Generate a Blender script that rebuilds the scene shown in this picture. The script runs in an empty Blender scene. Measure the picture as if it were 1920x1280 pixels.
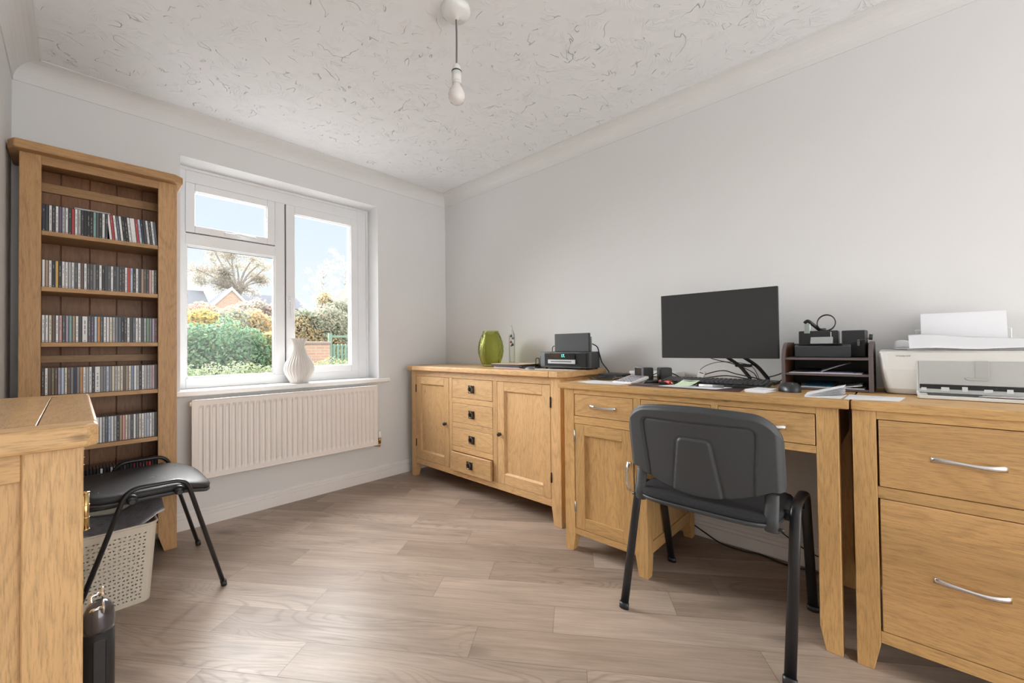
import bpy, bmesh, math, random
from mathutils import Vector, Matrix
PI = math.pi
C = bpy.context.scene.collection
scn = bpy.context.scene
random.seed(7)

# ------------------------------------------------------------------ camera
cam_d = bpy.data.cameras.new('camera'); cam = bpy.data.objects.new('camera', cam_d); C.objects.link(cam)
scn.camera = cam
cam_d.sensor_fit = 'HORIZONTAL'; cam_d.sensor_width = 36.0
cam_d.lens = 36.0 * 768.73 / 1920.0
cam_d.clip_start = 0.03; cam_d.clip_end = 400
_y, _p, _r = math.radians(46.81995), math.radians(0.80156), math.radians(-0.64256)
_f = Vector((math.sin(_y)*math.cos(_p), math.cos(_y)*math.cos(_p), math.sin(_p)))
_rt = Vector((math.cos(_y), -math.sin(_y), 0)); _up = _rt.cross(_f)
_r2 = _rt*math.cos(_r) + _up*math.sin(_r); _u2 = _up*math.cos(_r) - _rt*math.sin(_r)
_m = Matrix((( _r2.x, _u2.x, -_f.x), (_r2.y, _u2.y, -_f.y), (_r2.z, _u2.z, -_f.z))).to_4x4()
_m.translation = Vector((-2.31865, -3.00281, 1.02505))
cam.matrix_world = _m

# ------------------------------------------------------------------ light and exposure
vs = scn.view_settings
vs.view_transform = 'Standard'; vs.look = 'None'; vs.gamma = 1.0; vs.use_curve_mapping = False
vs.exposure = 0.38
BACK_SKY = 2.3
world = bpy.data.worlds.new('sky'); scn.world = world; world.use_nodes = True
_nt = world.node_tree; _nt.nodes.clear()
_out = _nt.nodes.new('ShaderNodeOutputWorld'); _bg = _nt.nodes.new('ShaderNodeBackground')
_tc = _nt.nodes.new('ShaderNodeTexCoord'); _sx = _nt.nodes.new('ShaderNodeSeparateXYZ')
_cr = _nt.nodes.new('ShaderNodeValToRGB'); _cs = _nt.nodes.new('ShaderNodeValToRGB')
_nt.links.new(_tc.outputs['Generated'], _sx.inputs[0])
_nt.links.new(_sx.outputs['Z'], _cr.inputs[0]); _nt.links.new(_sx.outputs['Z'], _cs.inputs[0])
_e = _cr.color_ramp.elements
_e[0].position = 0.0; _e[0].color = (0.93, 0.945, 0.96, 1)
_e[1].position = 0.32; _e[1].color = (0.68, 0.785, 0.87, 1)
_x = _e.new(0.12); _x.color = (0.80, 0.86, 0.91, 1)
_x = _e.new(0.5); _x.color = (0.90, 0.95, 1.0, 1)
_e = _cs.color_ramp.elements
_e[0].position = 0.30; _e[0].color = (0.2, 0.2, 0.2, 1)
_e[1].position = 0.75; _e[1].color = (0.62, 0.62, 0.62, 1)
_mu = _nt.nodes.new('ShaderNodeMath'); _mu.operation = 'MULTIPLY'; _mu.inputs[1].default_value = 4.6
_nt.links.new(_cs.outputs[0], _mu.inputs[0])
# sky behind the house is boosted to fill the room through its open back
_bk = _nt.nodes.new('ShaderNodeMapRange'); _bk.inputs[1].default_value = 0.10; _bk.inputs[2].default_value = -0.75
_bk.inputs[3].default_value = 0.0; _bk.inputs[4].default_value = BACK_SKY; _nt.links.new(_sx.outputs['Y'], _bk.inputs[0])
_ad = _nt.nodes.new('ShaderNodeMath'); _ad.operation = 'ADD'; _nt.links.new(_mu.outputs[0], _ad.inputs[0]); _nt.links.new(_bk.outputs[0], _ad.inputs[1])
_mc = _nt.nodes.new('ShaderNodeMix'); _mc.data_type = 'RGBA'; _mc.inputs[7].default_value = (1.0, 0.985, 0.955, 1)
_mf = _nt.nodes.new('ShaderNodeMapRange'); _mf.inputs[1].default_value = 0.10; _mf.inputs[2].default_value = -0.3; _nt.links.new(_sx.outputs['Y'], _mf.inputs[0])
_nt.links.new(_mf.outputs[0], _mc.inputs[0]); _nt.links.new(_cr.outputs[0], _mc.inputs[6])
_nt.links.new(_mc.outputs[2], _bg.inputs[0]); _nt.links.new(_ad.outputs[0], _bg.inputs[1])
_nt.links.new(_bg.outputs[0], _out.inputs[0])

def sun(name, direction, strength, angle, col):
    d = bpy.data.lights.new(name, 'SUN'); d.energy = strength; d.angle = math.radians(angle); d.color = col
    o = bpy.data.objects.new(name, d); C.objects.link(o)
    o.rotation_euler = Vector(direction).to_track_quat('-Z', 'Y').to_euler(); o.location = (0, 12, 12)
    return o
sun('daylight', (0.06, -1.0, -0.62), 33.0, 80, (1.0, 0.985, 0.97))

# ------------------------------------------------------------------ materials
def new_mat(name):
    m = bpy.data.materials.new(name); m.use_nodes = True
    nt = m.node_tree; b = nt.nodes['Principled BSDF']
    return m, nt, b
def setp(b, **k):
    for n, v in k.items():
        b.inputs[n.replace('_', ' ')].default_value = v
def plain(name, col, rough=0.5, metal=0.0, spec=0.5, bump=0, bscale=200, emit=None, coat=0, var=0.0, vscale=6):
    m, nt, b = new_mat(name)
    b.inputs['Base Color'].default_value = (*col, 1); b.inputs['Roughness'].default_value = rough
    b.inputs['Metallic'].default_value = metal; b.inputs['Specular IOR Level'].default_value = spec
    b.inputs['Coat Weight'].default_value = coat
    if emit:
        b.inputs['Emission Color'].default_value = (*emit[0], 1); b.inputs['Emission Strength'].default_value = emit[1]
    tc = nt.nodes.new('ShaderNodeTexCoord')
    n = nt.nodes.new('ShaderNodeTexNoise'); n.inputs['Scale'].default_value = bscale if bump else vscale; n.inputs['Detail'].default_value = 4
    nt.links.new(tc.outputs['Object'], n.inputs['Vector'])
    if bump:
        bp = nt.nodes.new('ShaderNodeBump'); bp.inputs['Strength'].default_value = bump; bp.inputs['Distance'].default_value = 0.002
        nt.links.new(n.outputs['Fac'], bp.inputs['Height']); nt.links.new(bp.outputs[0], b.inputs['Normal'])
    if var or not bump:
        v = var or 0.03
        n2 = nt.nodes.new('ShaderNodeTexNoise'); n2.inputs['Scale'].default_value = vscale; nt.links.new(tc.outputs['Object'], n2.inputs['Vector'])
        mx = nt.nodes.new('ShaderNodeMix'); mx.data_type = 'RGBA'
        mx.inputs[6].default_value = (*[c*(1-v) for c in col], 1); mx.inputs[7].default_value = (*[min(1, c*(1+v)) for c in col], 1)
        nt.links.new(n2.outputs['Fac'], mx.inputs[0]); nt.links.new(mx.outputs[2], b.inputs['Base Color'])
    return m

def wood(name, axis, light, dark, board=None, bw=0.09, rough=0.42):
    """oak: grain runs along axis; optional glued boards across axis `board`"""
    m, nt, b = new_mat(name); N = nt.nodes; L = nt.links
    tc = N.new('ShaderNodeTexCoord'); oi = N.new('ShaderNodeObjectInfo')
    geo = N.new('ShaderNodeNewGeometry')
    mul = N.new('ShaderNodeMath'); mul.operation = 'MULTIPLY'; mul.inputs[1].default_value = 7.3; L.new(oi.outputs['Random'], mul.inputs[0])
    add = N.new('ShaderNodeVectorMath'); add.operation = 'ADD'; L.new(tc.outputs['Object'], add.inputs[0]); L.new(mul.outputs[0], add.inputs[1])
    src = add.outputs[0]; bfac = None
    if board is not None:
        sp = N.new('ShaderNodeSeparateXYZ'); L.new(tc.outputs['Object'], sp.inputs[0])
        dv = N.new('ShaderNodeMath'); dv.operation = 'DIVIDE'; dv.inputs[1].default_value = bw; L.new(sp.outputs[board], dv.inputs[0])
        fl = N.new('ShaderNodeMath'); fl.operation = 'FLOOR'; L.new(dv.outputs[0], fl.inputs[0])
        wn = N.new('ShaderNodeTexWhiteNoise'); wn.noise_dimensions = '2D'
        cb = N.new('ShaderNodeCombineXYZ'); L.new(fl.outputs[0], cb.inputs[0]); L.new(oi.outputs['Random'], cb.inputs[1]); L.new(cb.outputs[0], wn.inputs[0])
        bfac = wn.outputs['Value']
        m2 = N.new('ShaderNodeVectorMath'); m2.operation = 'SCALE'; m2.inputs['Scale'].default_value = 5.0; L.new(wn.outputs['Color'], m2.inputs[0])
        a2 = N.new('ShaderNodeVectorMath'); a2.operation = 'ADD'; L.new(src, a2.inputs[0]); L.new(m2.outputs[0], a2.inputs[1]); src = a2.outputs[0]
    def mapped(s_along, s_across):
        mp = N.new('ShaderNodeMapping'); s = [s_across]*3; s[axis] = s_along
        mp.inputs['Scale'].default_value = s; L.new(src, mp.inputs[0]); return mp.outputs[0]
    # broad figure
    n1 = N.new('ShaderNodeTexNoise'); n1.inputs['Scale'].default_value = 1; n1.inputs['Detail'].default_value = 3; n1.inputs['Distortion'].default_value = 0.3
    L.new(mapped(0.7, 8), n1.inputs['Vector'])
    # cathedral lines
    wv = N.new('ShaderNodeTexNoise'); wv.inputs['Scale'].default_value = 1; wv.inputs['Detail'].default_value = 2.0; wv.inputs['Distortion'].default_value = 0.25
    L.new(mapped(1.15, 6.5), wv.inputs['Vector'])
    k = N.new('ShaderNodeMath'); k.operation = 'MULTIPLY'; k.inputs[1].default_value = 17.0; L.new(wv.outputs['Fac'], k.inputs[0])
    fr = N.new('ShaderNodeMath'); fr.operation = 'FRACT'; L.new(k.outputs[0], fr.inputs[0])
    rr = N.new('ShaderNodeValToRGB'); e = rr.color_ramp.elements
    e[0].position = 0; e[0].color = (0.15, 0.15, 0.15, 1); e[1].position = 1; e[1].color = (0.35, 0.35, 0.35, 1)
    q = e.new(0.25); q.color = (1, 1, 1, 1); q = e.new(0.75); q.color = (0.8, 0.8, 0.8, 1)
    L.new(fr.outputs[0], rr.inputs[0])
    # fine pores
    n3 = N.new('ShaderNodeTexNoise'); n3.inputs['Scale'].default_value = 1; n3.inputs['Detail'].default_value = 5; n3.inputs['Roughness'].default_value = 0.7
    L.new(mapped(22, 330), n3.inputs['Vector'])
    mx = N.new('ShaderNodeMix'); mx.data_type = 'RGBA'; mx.inputs[6].default_value = (*dark, 1); mx.inputs[7].default_value = (*light, 1)
    r1 = N.new('ShaderNodeMapRange'); r1.inputs[1].default_value = 0.15; r1.inputs[2].default_value = 0.85; L.new(n1.outputs['Fac'], r1.inputs[0])
    L.new(r1.outputs[0], mx.inputs[0]); col = mx.outputs[2]
    def mult(colr, fac_out, lo, strength=1.0):
        r = N.new('ShaderNodeMapRange'); r.inputs[3].default_value = lo; r.inputs[4].default_value = 1.06
        L.new(fac_out, r.inputs[0])
        v = N.new('ShaderNodeVectorMath'); v.operation = 'SCALE'; L.new(colr, v.inputs[0]); L.new(r.outputs[0], v.inputs['Scale']); return v.outputs[0]
    col = mult(col, rr.outputs[0], 0.86); 
    r3 = N.new('ShaderNodeMapRange'); r3.inputs[1].default_value = 0.34; r3.inputs[2].default_value = 0.52; L.new(n3.outputs['Fac'], r3.inputs[0])
    col = mult(col, r3.outputs[0], 0.74)
    if bfac is not None: col = mult(col, bfac, 0.88)
    else: col = mult(col, oi.outputs['Random'], 0.88)
    # knots
    vo = N.new('ShaderNodeTexVoronoi'); vo.inputs['Scale'].default_value = 1
    L.new(mapped(2.6, 6.5), vo.inputs['Vector'])
    rk = N.new('ShaderNodeMapRange'); rk.inputs[1].default_value = 0.02; rk.inputs[2].default_value = 0.06; L.new(vo.outputs['Distance'], rk.inputs[0])
    col = mult(col, rk.outputs[0], 0.55)
    L.new(col, b.inputs['Base Color'])
    b.inputs['Roughness'].default_value = rough; b.inputs['Specular IOR Level'].default_value = 0.35
    bp = N.new('ShaderNodeBump'); bp.inputs['Strength'].default_value = 0.12; bp.inputs['Distance'].default_value = 0.001
    L.new(n3.outputs['Fac'], bp.inputs['Height']); L.new(bp.outputs[0], b.inputs['Normal'])
    return m
OAK_L, OAK_D = (0.69, 0.45, 0.225), (0.53, 0.315, 0.14)
DSK_L, DSK_D = (0.64, 0.40, 0.17), (0.48, 0.275, 0.105)
BK_L, BK_D = (0.52, 0.315, 0.15), (0.38, 0.21, 0.09)
oak = [wood('oak_'+'xyz'[a], a, OAK_L, OAK_D) for a in range(3)]
dsk = [wood('desk_oak_'+'xyz'[a], a, DSK_L, DSK_D) for a in range(3)]
bko = [wood('shelf_oak_'+'xyz'[a], a, BK_L, BK_D) for a in range(3)]
oak_top = wood('oak_top_boards', 1, OAK_L, OAK_D, board=0, bw=0.11, rough=0.3)
dsk_top = wood('desk_top_boards', 1, DSK_L, DSK_D, board=0, bw=0.09)
dsk_front = wood('desk_front_boards', 1, (0.62, 0.385, 0.17), (0.45, 0.255, 0.10), board=2, bw=0.115)
bk_back = wood('bookcase_back_boards', 2, (0.34, 0.17, 0.085), (0.22, 0.10, 0.05), board=0, bw=0.0995)

# wall paint
def paint(name, col, rough=0.75, bump=0.05):
    return plain(name, col, rough, bump=bump, bscale=90, var=0.012, vscale=1.5)
white_wall = paint('wall_paint', (0.735, 0.738, 0.742))
white_gloss = plain('white_gloss', (0.84, 0.84, 0.83), 0.3)
upvc = plain('white_upvc', (0.82, 0.83, 0.85), 0.28)
rad_m = plain('radiator_enamel', (0.84, 0.79, 0.755), 0.35)
chrome = plain('chrome', (0.78, 0.78, 0.78), 0.13, 1.0)
bronze = plain('bronze', (0.075, 0.06, 0.045), 0.35, 0.85, var=0.2, vscale=60)
bronze_l = plain('bronze_ring', (0.20, 0.17, 0.13), 0.3, 0.9)
brass = plain('brass', (0.62, 0.45, 0.22), 0.25, 1.0)
blackp = plain('black_plastic', (0.018, 0.019, 0.021), 0.42)
darkp = plain('charcoal_plastic', (0.04, 0.042, 0.046), 0.5, bump=0.15, bscale=900)
slate = plain('slate_grey_plastic', (0.038, 0.042, 0.047), 0.5)
blackg = plain('black_gloss', (0.02, 0.021, 0.024), 0.08, coat=0.6)
dgrey = plain('grey_plastic', (0.16, 0.16, 0.165), 0.45)
tube_m = plain('black_tube', (0.016, 0.016, 0.018), 0.28)
shell_m = plain('chair_shell', (0.048, 0.052, 0.057), 0.45, bump=0.25, bscale=700)
fabric_m = plain('black_fabric', (0.022, 0.023, 0.027), 0.95, bump=0.8, bscale=900, var=0.5, vscale=180)
vinyl_m = plain('black_vinyl', (0.024, 0.024, 0.027), 0.38, bump=0.9, bscale=420)
paper = plain('paper', (0.79, 0.80, 0.83), 0.7)
cream_m = plain('cream_plastic', (0.64, 0.59, 0.50), 0.6)
hp_m = plain('printer_plastic', (0.71, 0.71, 0.69), 0.45)
hp_d = plain('printer_flap', (0.47, 0.48, 0.47), 0.4)
brown_l = plain('brown_leatherette', (0.13, 0.055, 0.03), 0.45, bump=0.3, bscale=400)
brown_e = plain('leatherette_edge', (0.11, 0.085, 0.085), 0.55)
green_blk = plain('dark_olive', (0.03, 0.035, 0.027), 0.5)
mat_m = plain('desk_mat_brown', (0.075, 0.035, 0.03), 0.5)
green_pap = plain('green_note_paper', (0.66, 0.80, 0.60), 0.8)
red_m = plain('red_plastic', (0.55, 0.03, 0.02), 0.3)
blue_m = plain('blue_card', (0.02, 0.16, 0.30), 0.5)
pink_m = plain('pink_card', (0.7, 0.30, 0.45), 0.6)
kraft = plain('kraft_card', (0.62, 0.47, 0.30), 0.8)
ceramic = plain('white_ceramic', (0.74, 0.71, 0.68), 0.3, coat=0.2)
bulb_m = plain('opal_glass', (0.80, 0.77, 0.75), 0.12)
whitep = plain('white_plastic', (0.80, 0.80, 0.79), 0.35)

def glassy(name, tint=(1, 1, 1), rough=0.0, base=0.05, boost=0.6):
    m = bpy.data.materials.new(name); m.use_nodes = True; nt = m.node_tree; nt.nodes.clear()
    o = nt.nodes.new('ShaderNodeOutputMaterial'); mx = nt.nodes.new('ShaderNodeMixShader')
    t = nt.nodes.new('ShaderNodeBsdfTransparent'); t.inputs[0].default_value = (*tint, 1)
    g = nt.nodes.new('ShaderNodeBsdfGlossy'); g.inputs['Roughness'].default_value = rough
    lw = nt.nodes.new('ShaderNodeLayerWeight'); lw.inputs[0].default_value = 0.35
    mr = nt.nodes.new('ShaderNodeMapRange'); mr.inputs[3].default_value = base; mr.inputs[4].default_value = boost
    nt.links.new(lw.outputs['Fresnel'], mr.inputs[0]); nt.links.new(mr.outputs[0], mx.inputs[0])
    nt.links.new(t.outputs[0], mx.inputs[1]); nt.links.new(g.outputs[0], mx.inputs[2]); nt.links.new(mx.outputs[0], o.inputs[0])
    return m
pane_m = glassy('window_glass', (0.975, 0.985, 0.99), 0.0, 0.004, 0.35)
clear_m = glassy('clear_glass', (0.93, 0.95, 0.94), 0.02, 0.05, 0.7)
# olive glass: tinted, thick
def olive():
    m = bpy.data.materials.new('olive_glass'); m.use_nodes = True; nt = m.node_tree; nt.nodes.clear()
    o = nt.nodes.new('ShaderNodeOutputMaterial'); mx = nt.nodes.new('ShaderNodeMixShader'); mx.inputs[0].default_value = 0.72
    t = nt.nodes.new('ShaderNodeBsdfTransparent'); t.inputs[0].default_value = (0.88, 0.89, 0.69, 1)
    g = nt.nodes.new('ShaderNodeBsdfGlass'); g.inputs['Color'].default_value = (0.80, 0.82, 0.52, 1); g.inputs['Roughness'].default_value = 0.02; g.inputs['IOR'].default_value = 1.4
    nt.links.new(t.outputs[0], mx.inputs[1]); nt.links.new(g.outputs[0], mx.inputs[2]); nt.links.new(mx.outputs[0], o.inputs[0])
    return m
olive_m = olive()

# ------------------------------------------------------------------ mesh helpers
def BM(): return bmesh.new()
def box(bm, x0, x1, y0, y1, z0, z1, bev=0.0, seg=1, mi=0):
    x0, x1 = sorted((x0, x1)); y0, y1 = sorted((y0, y1)); z0, z1 = sorted((z0, z1))
    t = bmesh.new()
    M = Matrix.Translation(((x0+x1)/2, (y0+y1)/2, (z0+z1)/2)) @ Matrix.Diagonal((x1-x0, y1-y0, z1-z0, 1))
    bmesh.ops.create_cube(t, size=1, matrix=M)
    if bev: bmesh.ops.bevel(t, geom=t.edges[:], offset=bev, segments=seg, affect='EDGES', profile=0.6)
    merge(bm, t, mi)
def merge(bm, t, mi=0, M=None):
    if M is not None: bmesh.ops.transform(t, matrix=M, verts=t.verts)
    vm = {}
    for v in t.verts: vm[v] = bm.verts.new(v.co)
    for f in t.faces:
        try:
            nf = bm.faces.new([vm[v] for v in f.verts]); nf.material_index = mi if mi is not None else f.material_index; nf.smooth = f.smooth
        except ValueError: pass
    t.free()
def prism(bm, pts, axis, a0, a1, bev=0, mi=0, seg=1):
    """polygon pts in the two axes other than `axis`, extruded from a0 to a1"""
    t = bmesh.new()
    def P(p, a):
        q = list(p); q.insert(axis, a); return Vector(q)
    A = [t.verts.new(P(p, a0)) for p in pts]; B = [t.verts.new(P(p, a1)) for p in pts]
    t.faces.new(A); t.faces.new(B[::-1]); n = len(pts)
    for i in range(n): t.faces.new([A[i], B[i], B[(i+1) % n], A[(i+1) % n]])
    bmesh.ops.recalc_face_normals(t, faces=t.faces[:])
    if bev: bmesh.ops.bevel(t, geom=t.edges[:], offset=bev, segments=seg, affect='EDGES', profile=0.6)
    merge(bm, t, mi)
def lathe(bm, prof, c=(0, 0, 0), n=40, rib=None, mi=0, smooth=True, axis='Z', cap=True):
    t = bmesh.new(); rings = []
    for i, (r, z) in enumerate(prof):
        ring = []
        for k in range(n):
            a = 2*PI*k/n; rr = r + (rib(a, z, r) if rib else 0)
            ring.append(t.verts.new((rr*math.cos(a), rr*math.sin(a), z)))
        rings.append(ring)
    for i in range(len(rings)-1):
        for k in range(n):
            f = t.faces.new([rings[i][k], rings[i][(k+1) % n], rings[i+1][(k+1) % n], rings[i+1][k]]); f.smooth = smooth
    if cap:
        if prof[0][0] > 1e-4: t.faces.new(rings[0][::-1])
        if prof[-1][0] > 1e-4: t.faces.new(rings[-1])
    bmesh.ops.remove_doubles(t, verts=t.verts[:], dist=1e-6)
    M = Matrix.Translation(c)
    if axis == 'X': M = M @ Matrix.Rotation(PI/2, 4, 'Y')
    if axis == 'Y': M = M @ Matrix.Rotation(-PI/2, 4, 'X')
    merge(bm, t, mi, M)
def smooth_path(pts, sub=6):
    pts = [Vector(p) for p in pts]; out = []
    for i in range(len(pts)-1):
        p0 = pts[max(i-1, 0)]; p1 = pts[i]; p2 = pts[i+1]; p3 = pts[min(i+2, len(pts)-1)]
        for k in range(sub):
            t = k/sub
            out.append(0.5*((2*p1)+(-p0+p2)*t+(2*p0-5*p1+4*p2-p3)*t*t+(-p0+3*p1-3*p2+p3)*t**3))
    out.append(pts[-1]); return out
def round_path(pts, rad, seg=6):
    pts = [Vector(p) for p in pts]; out = [pts[0]]
    for i in range(1, len(pts)-1):
        a = (pts[i-1]-pts[i]); b = (pts[i+1]-pts[i]); r = min(rad, a.length*.45, b.length*.45)
        p = pts[i]+a.normalized()*r; q = pts[i]+b.normalized()*r
        for k in range(seg+1):
            t = k/seg; out.append((1-t)**2*p+2*t*(1-t)*pts[i]+t*t*q)
    out.append(pts[-1]); return out
def tube(bm, pts, r, n=10, mi=0, ell=None, up=Vector((0, 0, 1)), cap=True):
    """ell=(ra, rb): oval section, ra along the side direction (tangent x up), rb the other"""
    t = bmesh.new(); pts = [Vector(p) for p in pts]; rings = []
    prev = None
    for i, p in enumerate(pts):
        d = (pts[min(i+1, len(pts)-1)]-pts[max(i-1, 0)]).normalized()
        if prev is None:
            s = d.cross(up)
            if s.length < 1e-3: s = d.cross(Vector((0, 1, 0)))
        else: s = prev-d*prev.dot(d)
        s.normalize(); prev = s; w = s.cross(d)
        ra, rb = ell if ell else (r if not callable(r) else r(i/(len(pts)-1)),)*2
        rings.append([t.verts.new(p+s*ra*math.cos(2*PI*k/n)+w*rb*math.sin(2*PI*k/n)) for k in range(n)])
    for i in range(len(rings)-1):
        for k in range(n):
            f = t.faces.new([rings[i][k], rings[i+1][k], rings[i+1][(k+1) % n], rings[i][(k+1) % n]]); f.smooth = True
    if cap: t.faces.new(rings[0]); t.faces.new(rings[-1][::-1])
    bmesh.ops.recalc_face_normals(t, faces=t.faces[:])
    merge(bm, t, mi)
def sheet(bm, pts, thick=0.0006, mi=0):
    """paper: polygon of 3d points with a thickness"""
    t = bmesh.new(); v = [t.verts.new(p) for p in pts]; f = t.faces.new(v)
    f.normal_update(); n = f.normal.copy()
    if n.z < 0: n = -n
    top = [t.verts.new(Vector(p)+n*thick) for p in pts]
    t.faces.new(top[::-1]); k = len(pts)
    for i in range(k): t.faces.new([v[i], v[(i+1) % k], top[(i+1) % k], top[i]])
    bmesh.ops.recalc_face_normals(t, faces=t.faces[:])
    merge(bm, t, mi)
def grid_surface(bm, f, nu, nv, mi=0, smooth=True):
    V = [[bm.verts.new(f(i/nu, j/nv)) for j in range(nv+1)] for i in range(nu+1)]
    for i in range(nu):
        for j in range(nv):
            q = bm.faces.new([V[i][j], V[i+1][j], V[i+1][j+1], V[i][j+1]]); q.smooth = smooth; q.material_index = mi
    return V

# ------------------------------------------------------------------ object helpers
def top_of(o):
    while o.parent: o = o.parent
    return o
def local_m(o):
    t = top_of(o); return Matrix.LocRotScale(t.location, t.rotation_euler, None)
def empty(name, loc, rz=0.0):
    o = bpy.data.objects.new(name, None); C.objects.link(o); o.location = loc; o.rotation_euler = (0, 0, rz); o.empty_display_size = 0.05
    return o
def tag(o, label, cat, group=None, kind=None):
    o['label'] = label; o['category'] = cat
    if group: o['group'] = group
    if kind: o['kind'] = kind
    return o
def finish(name, bm, mats, autosm=False):
    me = bpy.data.meshes.new(name); bmesh.ops.recalc_face_normals(bm, faces=bm.faces[:]) if autosm else None
    bm.to_mesh(me); bm.free()
    for m in (mats if isinstance(mats, (list, tuple)) else [mats]): me.materials.append(m)
    return me
def part(name, bm, mats, parent, world=True, label=None):
    if world: bmesh.ops.transform(bm, matrix=local_m(parent).inverted(), verts=bm.verts)
    o = bpy.data.objects.new(name, finish(name, bm, mats)); C.objects.link(o); o.parent = parent
    if label: o['label'] = label
    return o
def single(name, bm, mats, loc, label=None, cat=None, group=None, kind=None, rz=0, world=True):
    if world: bmesh.ops.transform(bm, matrix=Matrix.Translation(-Vector(loc)), verts=bm.verts)
    o = bpy.data.objects.new(name, finish(name, bm, mats)); C.objects.link(o); o.location = loc; o.rotation_euler = (0, 0, rz)
    if label: tag(o, label, cat, group, kind)
    elif kind: o['kind'] = kind
    return o
def copy_tree(o, parent=None):
    c = o.copy(); C.objects.link(c); c.parent = parent
    for ch in list(o.children): copy_tree(ch, c)
    return c

# ================================================================== ROOM
W, H, CO = 2.525, 2.40, 0.092
YB = -5.6
def floor_material():
    m, nt, b = new_mat('oak_plank_flooring'); N = nt.nodes; L = nt.links
    uv = N.new('ShaderNodeUVMap'); uv.uv_map = 'plank'
    at = N.new('ShaderNodeAttribute'); at.attribute_name = 'plank_id'
    geo = N.new('ShaderNodeTexCoord')
    rot = N.new('ShaderNodeMapping'); rot.vector_type = 'POINT'; rot.inputs['Rotation'].default_value = (0, 0, math.radians(55)); L.new(geo.outputs['Object'], rot.inputs[0])
    off = N.new('ShaderNodeVectorMath'); off.operation = 'SCALE'; off.inputs['Scale'].default_value = 9; L.new(at.outputs['Color'], off.inputs[0])
    ad = N.new('ShaderNodeVectorMath'); ad.operation = 'ADD'; L.new(rot.outputs[0], ad.inputs[0]); L.new(off.outputs[0], ad.inputs[1])
    def mp(s):
        q = N.new('ShaderNodeMapping'); q.inputs['Scale'].default_value = s; L.new(ad.outputs[0], q.inputs[0]); return q.outputs[0]
    def noise(vec, det=4, dist=0.0, rough=0.55):
        n = N.new('ShaderNodeTexNoise'); n.inputs['Scale'].default_value = 1; n.inputs['Detail'].default_value = det; n.inputs['Distortion'].default_value = dist; n.inputs['Roughness'].default_value = rough
        L.new(vec, n.inputs['Vector']); return n.outputs['Fac']
    def rng(f, a, b_, c, d):
        r = N.new('ShaderNodeMapRange'); r.inputs[1].default_value = a; r.inputs[2].default_value = b_; r.inputs[3].default_value = c; r.inputs[4].default_value = d; L.new(f, r.inputs[0]); return r.outputs[0]
    def scale(col, f):
        v = N.new('ShaderNodeVectorMath'); v.operation = 'SCALE'; L.new(col, v.inputs[0]); L.new(f, v.inputs['Scale']); return v.outputs[0]
    sep = N.new('ShaderNodeSeparateColor'); L.new(at.outputs['Color'], sep.inputs[0])
    mx = N.new('ShaderNodeMix'); mx.data_type = 'RGBA'; mx.inputs[6].default_value = (0.34, 0.26, 0.205, 1); mx.inputs[7].default_value = (0.49, 0.395, 0.325, 1)
    L.new(sep.outputs[0], mx.inputs[0]); col = mx.outputs[2]
    col = scale(col, rng(noise(mp((1.4, 9, 9)), 3, 1.2), 0.3, 0.7, 0.80, 1.12))
    g = noise(mp((1.3, 6.5, 6.5)), 1.5, 0.5)
    k = N.new('ShaderNodeMath'); k.operation = 'MULTIPLY'; k.inputs[1].default_value = 24; L.new(g, k.inputs[0])
    fr = N.new('ShaderNodeMath'); fr.operation = 'PINGPONG'; fr.inputs[1].default_value = 0.5; L.new(k.outputs[0], fr.inputs[0])
    lines = rng(fr.outputs[0], 0.0, 0.22, 0.0, 1.0)
    # the strong cathedral figure shows in patches only
    patch = rng(noise(mp((0.9, 2.2, 2.2)), 1), 0.47, 0.62, 0, 1)
    inv = N.new('ShaderNodeMath'); inv.operation = 'SUBTRACT'; inv.inputs[0].default_value = 1; L.new(lines, inv.inputs[1])
    pm = N.new('ShaderNodeMath'); pm.operation = 'MULTIPLY'; L.new(inv.outputs[0], pm.inputs[0]); L.new(patch, pm.inputs[1])
    col = scale(col, rng(pm.outputs[0], 0, 1, 1.0, 0.74))
    fine = noise(mp((5, 150, 150)), 5, 0, 0.7)
    col = scale(col, rng(fine, 0.35, 0.6, 0.84, 1.04))
    vo = N.new('ShaderNodeTexVoronoi'); vo.inputs['Scale'].default_value = 1; L.new(mp((1.5, 4.2, 4.2)), vo.inputs['Vector'])
    col = scale(col, rng(vo.outputs['Distance'], 0.02, 0.16, 0.55, 1.0))
    # joints
    su = N.new('ShaderNodeSeparateXYZ'); L.new(uv.outputs[0], su.inputs[0])
    def edge(o, w):
        p = N.new('ShaderNodeMath'); p.operation = 'PINGPONG'; p.inputs[1].default_value = 0.5; L.new(o, p.inputs[0]); return rng(p.outputs[0], w*0.4, w, 0, 1)
    e1 = edge(su.outputs['X'], 0.0016); e2 = edge(su.outputs['Y'], 0.011)
    mn = N.new('ShaderNodeMath'); mn.operation = 'MINIMUM'; L.new(e1, mn.inputs[0]); L.new(e2, mn.inputs[1])
    col = scale(col, rng(mn.outputs[0], 0, 1, 0.62, 1))
    L.new(col, b.inputs['Base Color'])
    rr = rng(fine, 0.3, 0.7, 0.46, 0.33); L.new(rr, b.inputs['Roughness'])
    b.inputs['Specular IOR Level'].default_value = 0.36
    bp = N.new('ShaderNodeBump'); bp.inputs['Strength'].default_value = 0.25; bp.inputs['Distance'].default_value = 0.001
    h = N.new('ShaderNodeMath'); h.operation = 'ADD'; L.new(mn.outputs[0], h.inputs[0]); L.new(fine, h.inputs[1])
    L.new(h.outputs[0], bp.inputs['Height']); L.new(bp.outputs[0], b.inputs['Normal'])
    return m
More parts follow.
